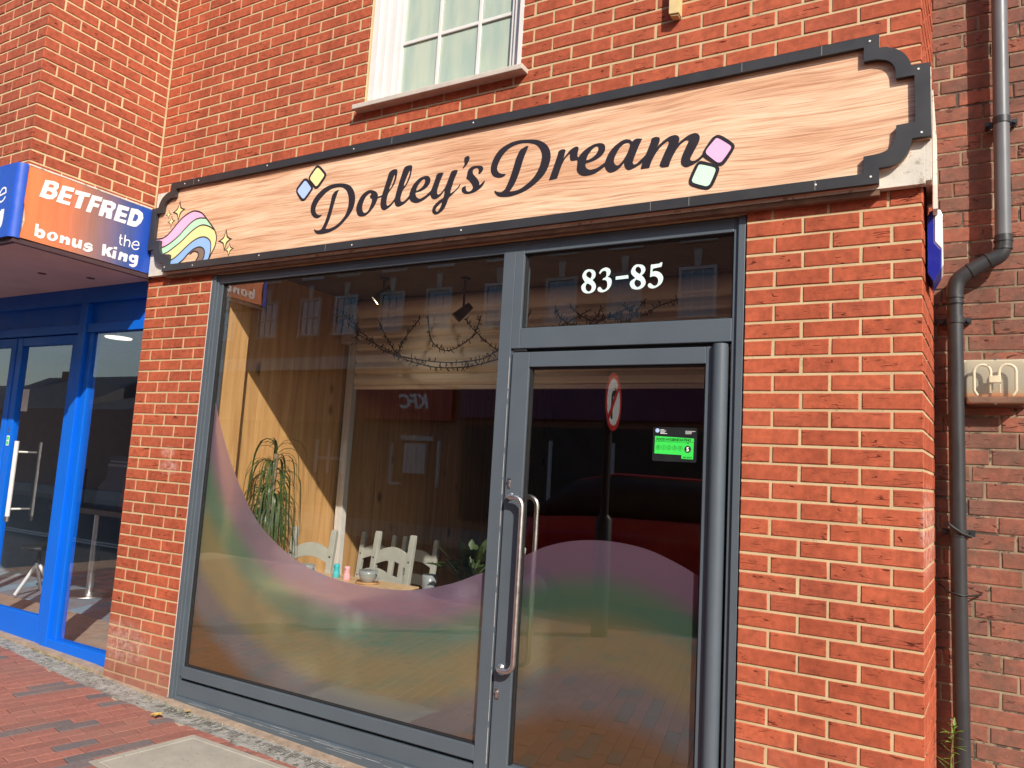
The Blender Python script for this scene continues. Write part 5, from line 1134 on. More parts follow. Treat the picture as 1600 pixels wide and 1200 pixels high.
# shopfront frame
B0, B1 = 0.085, 0.160
bfm = MB()
bfm.box(-9.6, -4.85, B0 - 0.012, B1, 2.68, 2.80)                       # head
bfm.box(-9.6, -4.85, B0 - 0.004, B1, 2.445, 2.515)                     # transom
bfm.box(-5.755, -5.665, B0 - 0.015, B1, -0.02, 2.68)                  # mullion by the door
bfm.box(-5.665, -5.590, B0 + 0.010, B1, 0.075, 2.445)                 # inner stile of side window
bfm.box(-4.930, -4.866, B0 + 0.0, B1, 0.075, 2.445)
bfm.box(-5.665, -4.850, B0 - 0.010, B1, 0.06, 0.155)                  # bottom rail
bfm.box(-7.75, -7.66, B0 - 0.015, B1, -0.02, 2.68)
bfr = bfm.build('shopfront_frame', M['blue'], bet, bevel=0.004)
boxes('transom_panel', M['blue'], bet, [(a, b2, B0 + 0.03, B1 - 0.02, 2.515, 2.68) for a, b2 in ((-5.665, -4.85), (-7.66, -5.755), (-9.6, -7.75))])
boxes('shopfront_glass', M['glass_bet'], bet, [(-5.59, -4.93, B0 + 0.030, B0 + 0.036, 0.155, 2.445), (-9.6, -7.75, B0 + 0.030, B0 + 0.036, 0.05, 2.445)])
def blue_door(x0, x1, hx):
    d = MB()
    st = 0.075
    d.box(x0, x0 + st, B0, B1 - 0.02, 0.05, 2.435); d.box(x1 - st, x1, B0, B1 - 0.02, 0.05, 2.435)
    d.box(x0 + st, x1 - st, B0 + 0.001, B1 - 0.02, 2.365, 2.435); d.box(x0 + st, x1 - st, B0 + 0.001, B1 - 0.02, 0.05, 0.290)
    o = d.build('door', M['blue'], bet, bevel=0.004)
    g = MB(); g.box(x0 + st, x1 - st, B0 + 0.028, B0 + 0.034, 0.290, 2.365); g.build('door_glass', M['glass_bet'], o)
    h = MB(); h.tube([(hx, B0 - 0.06, 0.97), (hx, B0 - 0.06, 1.585)], 0.017, 16)
    for z in (1.05, 1.50): h.tube([(hx, B0 - 0.06, z), (hx, B0 + 0.028, z)], 0.009, 10)
    ho = h.build('door_handle', M['upvc'], o)
    c = MB(); c.lathe([(0.0185, 0), (0.0185, 0.04)], (hx, B0 - 0.06, 0.955), 16); c.build('handle_cap', M['steel_dark'], ho)
    return o
bd = blue_door(-6.615, -5.757, -6.335 + 0.02)
bd2 = blue_door(-7.50, -6.635, -6.76)
stk = MB(); stk.box(-6.592, -6.553, B0 - 0.0012, B0 - 0.0002, 1.545, 1.625); so_ = stk.build('door_sticker', M['white_vinyl'], bd)
st2 = MB(); st2.box(-6.588, -6.557, B0 - 0.0018, B0 - 0.0013, 1.590, 1.618); st2.box(-6.588, -6.557, B0 - 0.0018, B0 - 0.0013, 1.552, 1.582); st2.build('sticker_print', M['hyg_green'], so_)
sep('lock_cylinder', M['steel_dark'], bd, [(lambda q, z=z: q.lathe([(0.008, -0.004), (0.009, 0)], (-6.572, B0 - 0.0002, z), 12, axis='y')) for z in (1.685, 1.66)])
nt_ = MB(); nt_.box(-6.49, -6.40, B0 + 0.0245, B0 + 0.0265, 1.83, 2.01); nt_.build('paper_notice', plain('off white paper', (0.55, 0.56, 0.52), 0.7), bd)
br_ = MB()
br_.box(-9.6, -4.86, B1, 4.2, -0.1, 0.055); br_.build('carpet_floor', M['carpet'], bet)
for i in range(6):
    cs = MB(); cs.add([(-9.0 + i * 0.75, 0.165, 0.0565), (-8.75 + i * 0.75, 0.165, 0.0565), (-10.2 + i * 0.75 + 0.6, 3.0, 0.0565), (-10.45 + i * 0.75 + 0.6, 3.0, 0.0565)], [(0, 1, 2, 3)])
    cs.build('carpet_stripe', M['carpet_blue'], bet)
boxes('inner_wall', M['grey_panel'], bet, [(-9.6, -4.87, 4.2, 4.3, 0.055, 2.9), (-9.7, -9.6, -0.88, 4.2, -0.1, 2.9), (-4.955, -4.87, 0.205, 4.2, 0.055, 2.9)])
br_ = MB(); br_.box(-9.6, -4.87, 0.161, 4.2, 2.72, 2.80); br_.build('inner_ceiling', plain('pale ceiling', (0.38, 0.38, 0.38), 0.9), bet)
br_ = MB(); br_.lathe([(0.112, -0.010), (0.118, 0.0)], (-6.60, 0.94, 2.60), 28); lp_ = br_.build('ceiling_lamp', M['lamp_disc'], bet)
br_ = MB(); br_.lathe([(0.012, 0.0005), (0.012, 0.119)], (-6.60, 0.94, 2.60), 10); br_.build('lamp_stem', M['steel_dark'], lp_)
br_ = MB(); br_.box(-9.6, XI, BY + 0.15, 8.0, ZT - 0.3, ZT - 0.1); br_.build('roof', M['slate'], bet)
boxes('wall_screen', M['navy'], bet, [(-7.9, -7.3, 4.12, 4.195, 0.9, 2.2), (-6.9, -6.2, 4.12, 4.195, 1.0, 2.1)])

# fascia sign wrapped round the bay
fs_ = empty('fascia_sign', 'orange and blue fascia sign wrapping the corner of the bay above the blue shopfront', 'sign', (-4.9, -0.9, 2.8))
g_ = MB(); along = []
nseg = 30
xs_, yo, zb_, zt_ = -4.806, -0.905, 2.812, 3.268
for i in range(nseg + 1):
    y_ = yo + (0.885 - 0.003) * i / nseg
    for j, z in enumerate((zb_, zb_ + 0.11, zb_ + 0.23, zb_ + 0.34, zt_)):
        dent = 0.006 * math.sin(i * 0.9 + j) * math.exp(-i * 0.6)
        g_.v.append((xs_ + dent, y_ + (0.018 * math.sin(j * 1.57) if i == 0 else 0), z)); along.append(i / nseg)
for i in range(nseg):
    for j in range(4):
        a = i * 5 + j
        g_.f.append((a, a + 5, a + 6, a + 1)); g_.t.append(0); g_.sm.append(True); g_.mi.append(0)
g_.build('side_panel', M['grad'], fs_, attr={'along': along})
cr = MB(); cr.box(-4.862, -4.812, -0.900, -0.025, 2.812, 3.262); cr.box(-9.6, -4.862, -0.945, -0.8835, 2.812, 3.262); cr.build('core', M['white_old'], fs_)
fr_ = MB(); fr_.box(-9.6, -4.835, -0.958, -0.9455, 2.806, 3.272)
fr_.add([(-4.835, -0.958, 2.806), (-4.804, -0.940, 2.806), (-4.800, -0.905, 2.806), (-4.835, -0.958, 3.272), (-4.804, -0.940, 3.272), (-4.800, -0.905, 3.272)], [(0, 1, 4, 3), (1, 2, 5, 4)], smooth=True)
fr_.build('front_panel', M['sign_blue'], fs_)
tp = MB(); tp.box(-4.868, -4.806, -0.90, -0.02, 3.2695, 3.282); tp.build('top_flashing', M['white_old'], fs_, bevel=0.003)
sidem = lambda u, v, d: (-4.8088 + d, u, v)
l1 = MB(); glyphs(l1, 'bf', sidem, 0.004, 0.0008, sub=1); l1.build('side_lettering', M['white_vinyl'], fs_)
l1 = MB(); glyphs(l1, 'bk', sidem, 0.004, 0.0008, sub=4, corner=44); l1.build('side_lettering', M['white_vinyl'], fs_)
l1 = MB()
for i, g in enumerate(G['the']):
    c = catmull([(p[0] / 1000, p[1] / 1000) for p in g[0]], closed=False, sub=5)
    l1.prism([ribbon(c, 0.0075)], sidem, 0.004, 0.0048 + 0.0003 * (i % 3), back=False)
l1.build('side_lettering', M['white_vinyl'], fs_)
# the same words, larger, on the street face: they run on past the left edge of the picture
ks = 1.5
frontm = lambda u, v, d: (-4.905 + (u + 0.126) * ks, -0.9585 - d, 2.955 + (v - 2.90) * ks)
frontk = lambda u, v, d: (-4.905 + (u + 0.126) * ks, -0.9585 - d, 2.915 + (v - 2.87) * ks)
l2_ = MB(); glyphs(l2_, 'bk', frontk, 0.0, 0.0008, sub=4, corner=44); l2_.build('front_lettering', M['white_vinyl'], fs_)
l2_ = MB()
for i, g in enumerate(G['the']):
    c = catmull([(p[0] / 1000, p[1] / 1000) for p in g[0]], closed=False, sub=5)
    l2_.prism([ribbon(c, 0.007)], frontm, 0.0, 0.0008 + 0.0003 * (i % 3), back=False)
l2_.build('front_lettering', M['white_vinyl'], fs_)
# ================================================================== RIGHT NEIGHBOUR
old = empty('old_brick_building', 'older sooty brick building set back behind the drainpipe at the right', 'building', (1.6, 0.6, 0.0))
NY = 0.60
brick_part(old, 'brick_wall', [([(-0.02, 3.2, -0.35, ZT + 0.6)], lambda u, d, z: (u, NY - d, z), lambda n, a: (0.255 + 0.03 * math.sin(n * 2.3)) - (0.108 if n % 2 else 0.0), dict())],
           [M['mortar_old'], M['brick_old']], seed=31, course=0.0722, z0=2.006, pitch=0.217, joint=0.009, rough=0.003)
b = MB(); b.box(-0.02, 3.2, NY + 0.2, 7.0, ZT + 0.3, ZT + 0.5); b.build('roof', M['slate'], old)

# drainpipe with a swan neck
dp = empty('drainpipe', 'grey and black plastic drainpipe with a swan neck on the sooty brick wall', 'drainpipe', (0.13, 0.52, -0.1))
PY = 0.522
b = MB(); b.tube([(0.305, PY, ZT + 0.3), (0.302, PY, 2.70)], 0.031, 24); b.build('upper_pipe', M['pipe_grey'], dp)
b = MB(); b.tube([(0.118, PY, 2.44), (0.123, PY, 1.2), (0.135, PY, -0.16)], 0.031, 24); b.build('lower_pipe', M['pipe'], dp)
b = MB()
pth = catmull([(0.302, PY, 2.72), (0.302, PY, 2.672), (0.285, PY, 2.630), (0.23, PY, 2.600), (0.172, PY, 2.566), (0.130, PY, 2.530), (0.118, PY, 2.480), (0.118, PY, 2.42)], closed=False, sub=5)
b.tube(pth, 0.0335, 24)
def ring(mb, c, ax, r, h):
    a = Vector(ax).normalized() * h / 2; c = Vector(c)
    mb.tube([c - a, c + a], r, 24)
for c, ax in (((0.302, PY, 2.695), (0, 0, 1)), ((0.300, PY, 2.660), (0, 0, 1)), ((0.250, PY, 2.611), (0.9, 0, 0.5)), ((0.180, PY, 2.571), (0.9, 0, 0.5)), ((0.118, PY, 2.455), (0, 0, 1)), ((0.118, PY, 2.430), (0, 0, 1))):
    ring(b, c, ax, 0.0368, 0.011)
b.build('swan_neck', M['pipe'], dp)
for x, z in ((0.303, 3.245), (0.119, 2.352), (0.124, 1.425)):
    b = MB(); ring(b, (x, PY, z), (0, 0, 1), 0.0345, 0.030)
    b.box(x - 0.062, x + 0.062, PY + 0.030, PY + 0.040, z - 0.014, z + 0.014); b.box(x - 0.016, x + 0.016, PY + 0.028, NY - 0.004, z - 0.013, z + 0.013)
    for sx in (-0.052, 0.052): b.tube([(x + sx, PY + 0.018, z), (x + sx, NY - 0.003, z)], 0.009, 10)
    b.build('pipe_clip', M['pipe'], dp)
b = MB()
b.tube([(0.085, PY - 0.05, 1.462), (0.105, PY - 0.042, 1.445), (0.135, PY - 0.036, 1.425), (0.170, PY - 0.012, 1.412)], 0.007, 8)
b.build('cable_tie', M['black'], dp)
b = MB(); b.tube([(0.05, NY - 0.012, 1.195), (0.085, PY - 0.02, 1.175), (0.13, PY - 0.034, 1.168), (0.165, PY - 0.006, 1.166), (0.205, NY - 0.008, 1.168)], 0.004, 8); b.build('wire_loop', M['black'], dp)

# bulkhead lamp
bl = empty('bulkhead_lamp', 'rusty rectangular bulkhead lamp with a twin loop tube on the sooty wall', 'lamp', (0.26, 0.6, 2.07))
LX0, LX1, LZ0, LZ1, LYF = 0.152, 0.375, 1.975, 2.176, 0.500
b = MB(); b.box(LX0 - 0.004, LX1 + 0.004, NY - 0.030, NY - 0.002, LZ0 - 0.004, LZ1 + 0.004)
def lamp_plate_mat():
    m, n, l, bb = new_mat('rust stained lamp plate')
    t = n.new('ShaderNodeTexCoord'); sx = n.new('ShaderNodeSeparateXYZ'); l.new(t.outputs['Object'], sx.inputs[0])
    z = math_n(n, l, 'ADD', sx.outputs[2], math_n(n, l, 'MULTIPLY', noise(n, l, t.outputs['Object'], 22, 4), 0.02))
    mr = n.new('ShaderNodeMapRange'); mr.inputs['From Min'].default_value = -0.09; mr.inputs['From Max'].default_value = 0.11; l.new(z, mr.inputs['Value'])
    r = ramp(n, [(0.0, (0.10, 0.04, 0.028)), (0.19, (0.22, 0.085, 0.045)), (0.26, (0.58, 0.20, 0.05)), (0.35, (0.42, 0.36, 0.27)), (0.5, (0.40, 0.39, 0.35)), (0.85, (0.46, 0.44, 0.38)), (1.0, (0.58, 0.54, 0.44))])
    l.new(mr.outputs[0], r.inputs[0]); l.new(r.outputs[0], bb.inputs['Base Color']); bb.inputs['Roughness'].default_value = 0.5
    return m
b.build('back_plate', lamp_plate_mat(), bl, bevel=0.006)
b = MB()
def u_loop(x):
    w2, zt, zb = 0.0305, LZ1 - 0.024, LZ0 + 0.050
    sx_ = -1 if x < LX0 + 0.11 else 1
    arc_ = [(x - w2 * math.cos(k / 12 * math.pi), 0.535, zt - w2 + w2 * math.sin(k / 12 * math.pi)) for k in range(13)]
    lo_leg = [(x + sx_ * w2 - sx_ * 0.012, 0.538, zb - 0.006), (x + sx_ * w2, 0.535, zb + 0.016)]
    up_leg = [(x - sx_ * w2, 0.535, LZ0 + 0.10)]
    b.tube(lo_leg + arc_ + up_leg if sx_ < 0 else up_leg + arc_ + lo_leg[::-1], 0.0062, 12)
u_loop(LX0 + 0.066); u_loop(LX0 + 0.158)
b.build('lamp_tube', plain('white fluorescent tube', (0.86, 0.82, 0.68), 0.4, var=0.03), bl)
b = MB(); b.box(LX0 + 0.090, LX0 + 0.134, 0.522, 0.545, LZ0 + 0.098, LZ0 + 0.128)
for x in (LX0 + 0.094, LX0 + 0.130):
    for k in range(6): b.lathe([(0.0045, 0), (0.0045, 0.004)], (x, 0.535, LZ0 + 0.055 + k * 0.0065), 8)
b.build('lamp_holder', plain('cream lamp holder', (0.80, 0.75, 0.60), 0.5), bl, bevel=0.002)
m, n, l, bb = new_mat('clear prismatic cover')
n.remove(bb)
trn = n.new('ShaderNodeBsdfTransparent'); trn.inputs[0].default_value = (0.92, 0.90, 0.84, 1)
glo = n.new('ShaderNodeBsdfGlossy'); glo.inputs['Roughness'].default_value = 0.25
dif = n.new('ShaderNodeBsdfDiffuse'); dif.inputs[0].default_value = (0.62, 0.58, 0.48, 1)
m_a = n.new('ShaderNodeMixShader'); m_a.inputs[0].default_value = 0.10; l.new(trn.outputs[0], m_a.inputs[1]); l.new(dif.outputs[0], m_a.inputs[2])
m_b = n.new('ShaderNodeMixShader'); m_b.inputs[0].default_value = 0.06; l.new(m_a.outputs[0], m_b.inputs[1]); l.new(glo.outputs[0], m_b.inputs[2])
l.new(m_b.outputs[0], n['Material Output'].inputs[0])
b = MB()
rr = 0.03
def rrect(x0, x1, z0, z1, r):
    o = []
    for cx_, cz_, a0 in ((x1 - r, z1 - r, 0), (x0 + r, z1 - r, 90), (x0 + r, z0 + r, 180), (x1 - r, z0 + r, 270)):
        for k in range(6):
            a = R(a0 + k * 18); o.append((cx_ + r * math.cos(a), cz_ + r * math.sin(a)))
    return o
cov = [(rrect(LX0, LX1, LZ0, LZ1, 0.016), NY - 0.0295), (rrect(LX0 + 0.001, LX1 - 0.001, LZ0 + 0.001, LZ1 - 0.001, 0.018), LYF + 0.016), (rrect(LX0 + 0.010, LX1 - 0.010, LZ0 + 0.010, LZ1 - 0.010, 0.02), LYF)]
vs = [(p[0], y_, p[1]) for o, y_ in cov for p in o]
k = 24
b.add(vs, [(i * k + (j + 1) % k, i * k + j, (i + 1) * k + j, (i + 1) * k + (j + 1) % k) for i in range(2) for j in range(k)] + [tuple(2 * k + j for j in reversed(range(k)))])
b.build('clear_cover', m, bl)
b = MB(); b.box(LX0 + 0.004, LX1 - 0.004, LYF + 0.006, NY - 0.031, LZ0 + 0.003, LZ0 + 0.036); b.build('rusty_shadow_block', plain('rust brown metal', (0.17, 0.065, 0.035), 0.8, var=0.4, scale=25), bl, bevel=0.006)  # opaque block added inside the cover to make the lamp cast its shadow
sep('cover_screw', M['steel_dark'], bl, [(lambda q, z=z: q.lathe([(0.005, -0.003), (0.006, 0.0)], (LX0 + 0.112, LYF + 0.009, z), 10, axis='y')) for z in (LZ1 - 0.004, LZ0 + 0.006)])

# alarm box on the return of the pier
al = empty('alarm_box', 'blue and white burglar alarm box on the side of the brick pier', 'alarm box', (0.02, 0.2, 2.6))
AX = lambda y_: 0.004 + 0.062 * y_
prof_b = [(0.0, 2.700), (0.0, 2.462), (0.020, 2.425), (0.048, 2.478), (0.048, 2.56), (0.026, 2.590), (0.026, 2.722), (0.012, 2.722)]
prof_w = [(0.0265, 2.722), (0.0265, 2.5905), (0.0485, 2.560), (0.0485, 2.480), (0.056, 2.492), (0.054, 2.700), (0.046, 2.722)]
b = MB(); b.prism([prof_b], lambda u, v, d: (0.016 + u, 0.10 - d, v), -0.19, 0.0); b.build('blue_base', M['alarm_blue'], al, bevel=0.004)
b = MB(); b.prism([prof_w], lambda u, v, d: (0.016 + u, 0.098 - d, v), -0.186, 0.0); b.build('white_cover', M['alarm_white'], al, bevel=0.003)

# timber stub above the sign
b = MB(); b.prism([[(-1.052, 3.772), (-1.003, 3.766), (-1.003, 4.20), (-1.052, 4.20)]], fz, 0.002, 0.052)
b.prism([[(-1.045, 3.763), (-1.010, 3.758), (-1.006, 3.766), (-1.050, 3.771)]], fz, 0.006, 0.045)
tag(b.build('timber_block', M['ply'], bevel=0.003), 'pale raw timber block fixed to the brick wall above the sign', 'timber block')

# weed growing at the foot of the wall
wd = empty('weed', 'tall thin green weed growing beside the black drainpipe', 'plant', (0.075, 0.42, -0.09))
b = MB(); stem = catmull([(0.070, 0.44, -0.09), (0.078, 0.43, 0.15), (0.083, 0.42, 0.38), (0.088, 0.41, 0.55), (0.100, 0.40, 0.655)], closed=False, sub=6); b.tube(stem, [0.0035 * (1 - 0.6 * i / len(stem)) for i in range(len(stem))], 6); b.build('stem', M['weed'], wd)
b = MB(); rg = random.Random(12)
def leaf(mb, p, d, L, W, droop, n=5, tone=0.0, up=Vector((0, 0, 1))):
    p, d = Vector(p), Vector(d).normalized()
    s_ = d.cross(up)
    s_ = s_.normalized() if s_.length > 0.05 else Vector((1, 0, 0))
    vs = []
    for i in range(n + 1):
        t = i / n
        c = p + d * L * t + up * (-droop * t * t)
        wv = W * (math.sin(math.pi * min(1, 0.12 + t * 0.88)) ** 0.8) if i < n else 0.0
        fold = up * (abs(wv) * 0.25)
        vs += [c - s_ * wv / 2 + fold, c, c + s_ * wv / 2 + fold]
    fs = []
    for i in range(n):
        a = i * 3
        fs += [(a, a + 1, a + 4, a + 3), (a + 1, a + 2, a + 5, a + 4)]
    mb.add(vs, fs, tone, True)
for i in range(10, len(stem)):
    for q in range(2 if i < len(stem) - 4 else 5):
        a = rg.uniform(0, 6.28); t = i / len(stem)
        leaf(b, stem[i], (math.cos(a), math.sin(a) - 0.3, rg.uniform(0.2, 0.9) + (0.7 if t > 0.9 else 0)), rg.uniform(0.035, 0.075) * (0.6 if t > 0.9 else 1), rg.uniform(0.005, 0.009), rg.uniform(0.0, 0.012))
b.build('leaves', M['weed'], wd)

# ================================================================== DOOR STICKER
hy = empty('hygiene_sticker', 'black and bright green food hygiene rating sticker on the door glass', 'sticker', (-0.984, GY - 0.004, 1.74))
HY = -(GY - 0.0036)
b = MB(); b.prism([rrect(-1.087, -0.884, 1.660, 1.814, 0.008)], fz, HY - 0.0004, HY); b.build('dark_backing', M['hyg_dark'], hy)
b = MB(); b.prism([[(-1.078, 1.694), (-0.952, 1.691), (-0.952, 1.6745), (-0.8985, 1.6735), (-0.8975, 1.7665), (-1.077, 1.7735)]], fz, HY + 0.0002, HY + 0.0006); b.build('green_panel', M['hyg_green'], hy)
hz = lambda ox, oz: (lambda u, v, d: (ox + u, -d, oz + v))
b = MB(); text_contour_mesh(b, 'FOOD HYGIENE RATING', 0.0160, hz(-1.0705, 1.7535), HY + 0.0012, offset=0.0003, depth=0.0002, spacing=0.88)
b.box(-1.077, -0.898, -HY - 0.0011, -HY - 0.0008, 1.7482, 1.7494)
for i in range(5):
    cxx = -1.0600 + i * 0.0252
    ro = [(cxx + 0.0105 * math.cos(a * math.pi / 12), 1.7225 - i * 0.0003 + 0.0105 * math.sin(a * math.pi / 12)) for a in range(24)]
    ri = [(cxx + 0.0092 * math.cos(a * math.pi / 12), 1.7225 - i * 0.0003 + 0.0092 * math.sin(a * math.pi / 12)) for a in range(24)]
    b.prism([ro, ri], fz, HY + 0.0007, HY + 0.0011)
    text_contour_mesh(b, str(i), 0.0145, hz(cxx, 1.7175), HY + 0.0012, offset=0.0002, align='CENTER', depth=0.0002)
b.prism([[(-0.9285, 1.7462), (-0.9185, 1.7462), (-0.9235, 1.7405)][::-1]], fz, HY + 0.0007, HY + 0.0011)
text_contour_mesh(b, 'VERY GOOD', 0.0070, hz(-0.9250, 1.6785), HY + 0.0012, offset=0.0001, align='CENTER', depth=0.0002)
b.build('print', M['hyg_text'], hy)
b = MB(); b.prism([[(-0.9240 + 0.0150 * math.cos(a * math.pi / 16), 1.7180 + 0.0158 * math.sin(a * math.pi / 16)) for a in range(32)]], fz, HY + 0.0008, HY + 0.0014); b.build('score_disc', M['black'], hy)
b = MB(); text_contour_mesh(b, '5', 0.0255, hz(-0.9240, 1.7090), HY + 0.0020, offset=0.0009, align='CENTER', depth=0.0003)
b.build('score_figure', M['white_vinyl'], hy)
b = MB()
for i, wq in enumerate((0.018, 0.026, 0.020, 0.032)): b.box(-1.053, -1.053 + wq, -HY - 0.0009, -HY - 0.0003, 1.8010 - i * 0.0055, 1.8033 - i * 0.0055)
b.build('white_print', M['white_vinyl'], hy)
b = MB()
for i, wq in enumerate((0.045, 0.030, 0.028)): b.box(-0.937, -0.937 + wq, -HY - 0.0009, -HY - 0.0003, 1.7975 - i * 0.0055, 1.7992 - i * 0.0055)
b.build('white_print', M['white_vinyl'], hy)
b = MB(); b.prism([[(-1.0665 + 0.0095 * math.cos(a * math.pi / 12), 1.7985 + 0.0095 * math.sin(a * math.pi / 12)) for a in range(24)]], fz, HY + 0.0003, HY + 0.0008); b.build('round_mark', M['periwinkle_v'], hy)

# ================================================================== INSIDE THE CAFE
def make_chair(label, group):
    t = empty('chair', label, 'chair', (0, 0, 0), 0, group)
    def post(sx):
        q = MB(); x = sx * 0.175
        lean = lambda z: 0.19 + max(0, z - 0.44) * 0.13
        hw = 0.024
        ring_ = []
        for z, k_ in ((0.0, 0.85), (0.44, 1.0), (0.90, 1.0), (0.985, 1.0), (1.03, 0.92), (1.04, 0.80)):
            y_ = lean(z); ring_.append([(x - hw * k_, y_ - 0.018 * k_, z), (x + hw * k_, y_ - 0.018 * k_, z), (x + hw * k_, y_ + 0.018 * k_, z), (x - hw * k_, y_ + 0.018 * k_, z)])
        vs = [p for r_ in ring_ for p in r_]
        fs = [(i * 4 + j, i * 4 + (j + 1) % 4, (i + 1) * 4 + (j + 1) % 4, (i + 1) * 4 + j) for i in range(5) for j in range(4)] + [(3, 2, 1, 0), (20, 21, 22, 23)]
        q.add(vs, fs)
        return q.build('back_post', M['chair'], t, bevel=0.004)
    posts = [post(-1), post(1)]
    for zc, hgt, arch in ((0.845, 0.095, 0.045), (0.655, 0.085, 0.035)):
        q = MB()
        n_ = 12
        top, bot = [], []
        for i in range(n_ + 1):
            u = -0.151 + 0.302 * i / n_; s_ = math.sin(math.pi * i / n_)
            top.append((u, zc + hgt / 2 + arch * s_)); bot.append((u, zc - hgt / 2 + arch * s_ * 0.9))
        y0_ = 0.19 + (zc - 0.44) * 0.13
        q.prism([bot + top[::-1]], lambda u, v, d: (u, 0.19 + (v - 0.44) * 0.13 - d, v), -0.010, 0.010)
        q.build('back_rail', M['chair'], t, bevel=0.003)
    for zc in (0.845, 0.655):
        for sx in (-1, 1):
            y_ = 0.19 + (zc - 0.44) * 0.13
            q = MB(); q.lathe([(0.0075, -0.0025), (0.0075, 0.0)], (sx * 0.175, y_ - 0.0178, zc), 10, axis='y'); q.build('bolt_cover', M['bolt'], t)
    q = MB(); q.box(-0.205, 0.205, -0.215, 0.170, 0.445, 0.470); q.build('seat', M['chair'], t, bevel=0.006)
    q = MB(); q.box(-0.185, 0.185, -0.195, 0.165, 0.385, 0.443); q.build('seat_frame', M['chair'], t)
    for sx in (-1, 1):
        q = MB(); q.box(sx * 0.175 - 0.022, sx * 0.175 + 0.022, -0.20, -0.156, 0.0, 0.384); q.build('front_leg', M['chair'], t, bevel=0.004)
    q = MB(); q.box(-0.15, 0.15, -0.187, -0.169, 0.18, 0.22)
    for sx in (-1, 1): q.box(sx * 0.175 - 0.009, sx * 0.175 + 0.009, -0.155, 0.170, 0.15, 0.19)
    q.build('stretcher', M['chair'], t)
    return t
GC = 'grey painted chairs inside the cafe'
ch0 = make_chair('grey chair behind the table right of the white shutter rail, nearest of the three there', GC)
def put(o, x, y_, rz, lab=None):
    o.location = (x, y_, RZ0); o.rotation_euler = (0, 0, rz)
    if lab: o['label'] = lab
put(ch0, -3.535, 1.085, R(-4))
for x, y_, a, lab in ((-4.025, 0.80, 8, 'grey chair between the strappy plant and the white shutter rail'),
                      (-4.105, 1.655, 2, 'grey chair in the back row standing closest to the plank wall'),
                      (-3.685, 1.655, -2, 'grey chair in the back row farther from the plank wall'),
                      (-2.72, 1.22, -28, 'grey chair behind the broad leaved plant')):
    c = copy_tree(ch0); put(c, x, y_, R(a), lab)
    if y_ > 1.4: c.scale = (0.93, 0.93, 0.925)
def make_table(name, label, x0, x1, y0, y1, m_, tone):
    t = empty(name, label, 'table', ((x0 + x1) / 2, (y0 + y1) / 2, RZ0))
    q = MB(); q.box(x0, x1, y0, y1, 0.722, 0.750, tone=tone); q.build('table_top', m_, t, bevel=0.004)
    for x in (x0 + 0.05, x1 - 0.05):
        for y_ in (y0 + 0.05, y1 - 0.05):
            q = MB(); q.box(x - 0.025, x + 0.025, y_ - 0.025, y_ + 0.025, RZ0, 0.721); q.build('leg', M['chair'], t, bevel=0.003)
    return t
make_table('table', 'pale wooden cafe table in the window', -4.02, -3.06, 0.40, 1.06, M['table_wood'], 0.6)
make_table('table', 'dark wooden cafe table beside the door', -3.02, -1.98, 0.34, 1.00, M['dark_wood'], 0.6)
def cup(x, y_, z, rmid, h, label, handle=0.0, m_='cup', wide=True, cat='cup', nm='cup', rz=0.0):
    t = empty(nm, label, cat, (x, y_, z), rz)
    q = MB()
    pr = [(rmid * 0.55, 0.0), (rmid * 0.62, 0.004), (rmid * 0.86, h * 0.30), (rmid * 0.98, h * 0.65), (rmid, h), (rmid - 0.004, h)] if wide else [(rmid * 0.86, 0.0), (rmid * 0.90, 0.005), (rmid * 0.98, h * 0.5), (rmid, h), (rmid - 0.004, h)]
    q.lathe(pr, (x, y_, z), 28); q.build('bowl', M[m_], t)
    q = MB(); q.lathe([(rmid - 0.0042, h - 0.0004), (rmid - 0.006, h * 0.7), (rmid * 0.7, h * 0.25), (0.0, h * 0.2)], (x, y_, z), 28); q.build('inside', M['cup_white'], t)
    if handle:
        q = MB(); q.tube([(x + rmid * 0.96 + handle * math.sin(k / 10 * math.pi), y_, z + h * 0.22 + h * 0.62 * (1 - math.cos(k / 10 * math.pi)) / 2) for k in range(11)], 0.0055, 10); q.build('handle', M[m_], t)
    return t
cup(-3.385, 0.90, 0.758, 0.066, 0.080, 'wide grey coffee cup on a wooden saucer', 0.032)
b = MB(); b.lathe([(0.0, 0.0), (0.075, 0.0), (0.085, 0.004), (0.085, 0.0075), (0.0, 0.0075)], (-3.385, 0.90, 0.7502), 30); tag(b.build('saucer', M['pine']), 'round wooden saucer under the wide grey coffee cup', 'saucer')
cup(-2.840, 0.86, 0.7502, 0.047, 0.125, 'tall grey tumbler on the dark table', 0.0, 'cup', False, 'tumbler', 'tumbler')
cup(-3.86, 0.80, 0.7502, 0.055, 0.085, 'grey cup with a white inside left of the two shakers', 0.03)
def shaker(x, y_, m_, label):
    t = empty('shaker', label, 'shaker', (x, y_, 0.7502), 0, 'pair of salt and pepper shakers')
    q = MB(); q.lathe([(0.024, 0.0), (0.027, 0.004), (0.024, 0.035), (0.019, 0.062), (0.0205, 0.066), (0.0215, 0.085), (0.018, 0.094), (0.0, 0.096)], (x, y_, 0.7502), 24); q.build('body', M[m_], t)
    q = MB()
    for a in (-0.55, 0.15): q.lathe([(0.0035, 0.0), (0.0035, 0.001)], (x + 0.0212 * math.sin(a), y_ - 0.0212 * math.cos(a) - 0.0008, 0.826), 8, axis='y')
    q.build('shaker_dots', M['black'], t)
shaker(-3.70, 0.93, 'cyan', 'turquoise shaker on the pale table')
shaker(-3.575, 0.90, 'pinkp', 'pale pink shaker on the pale table')

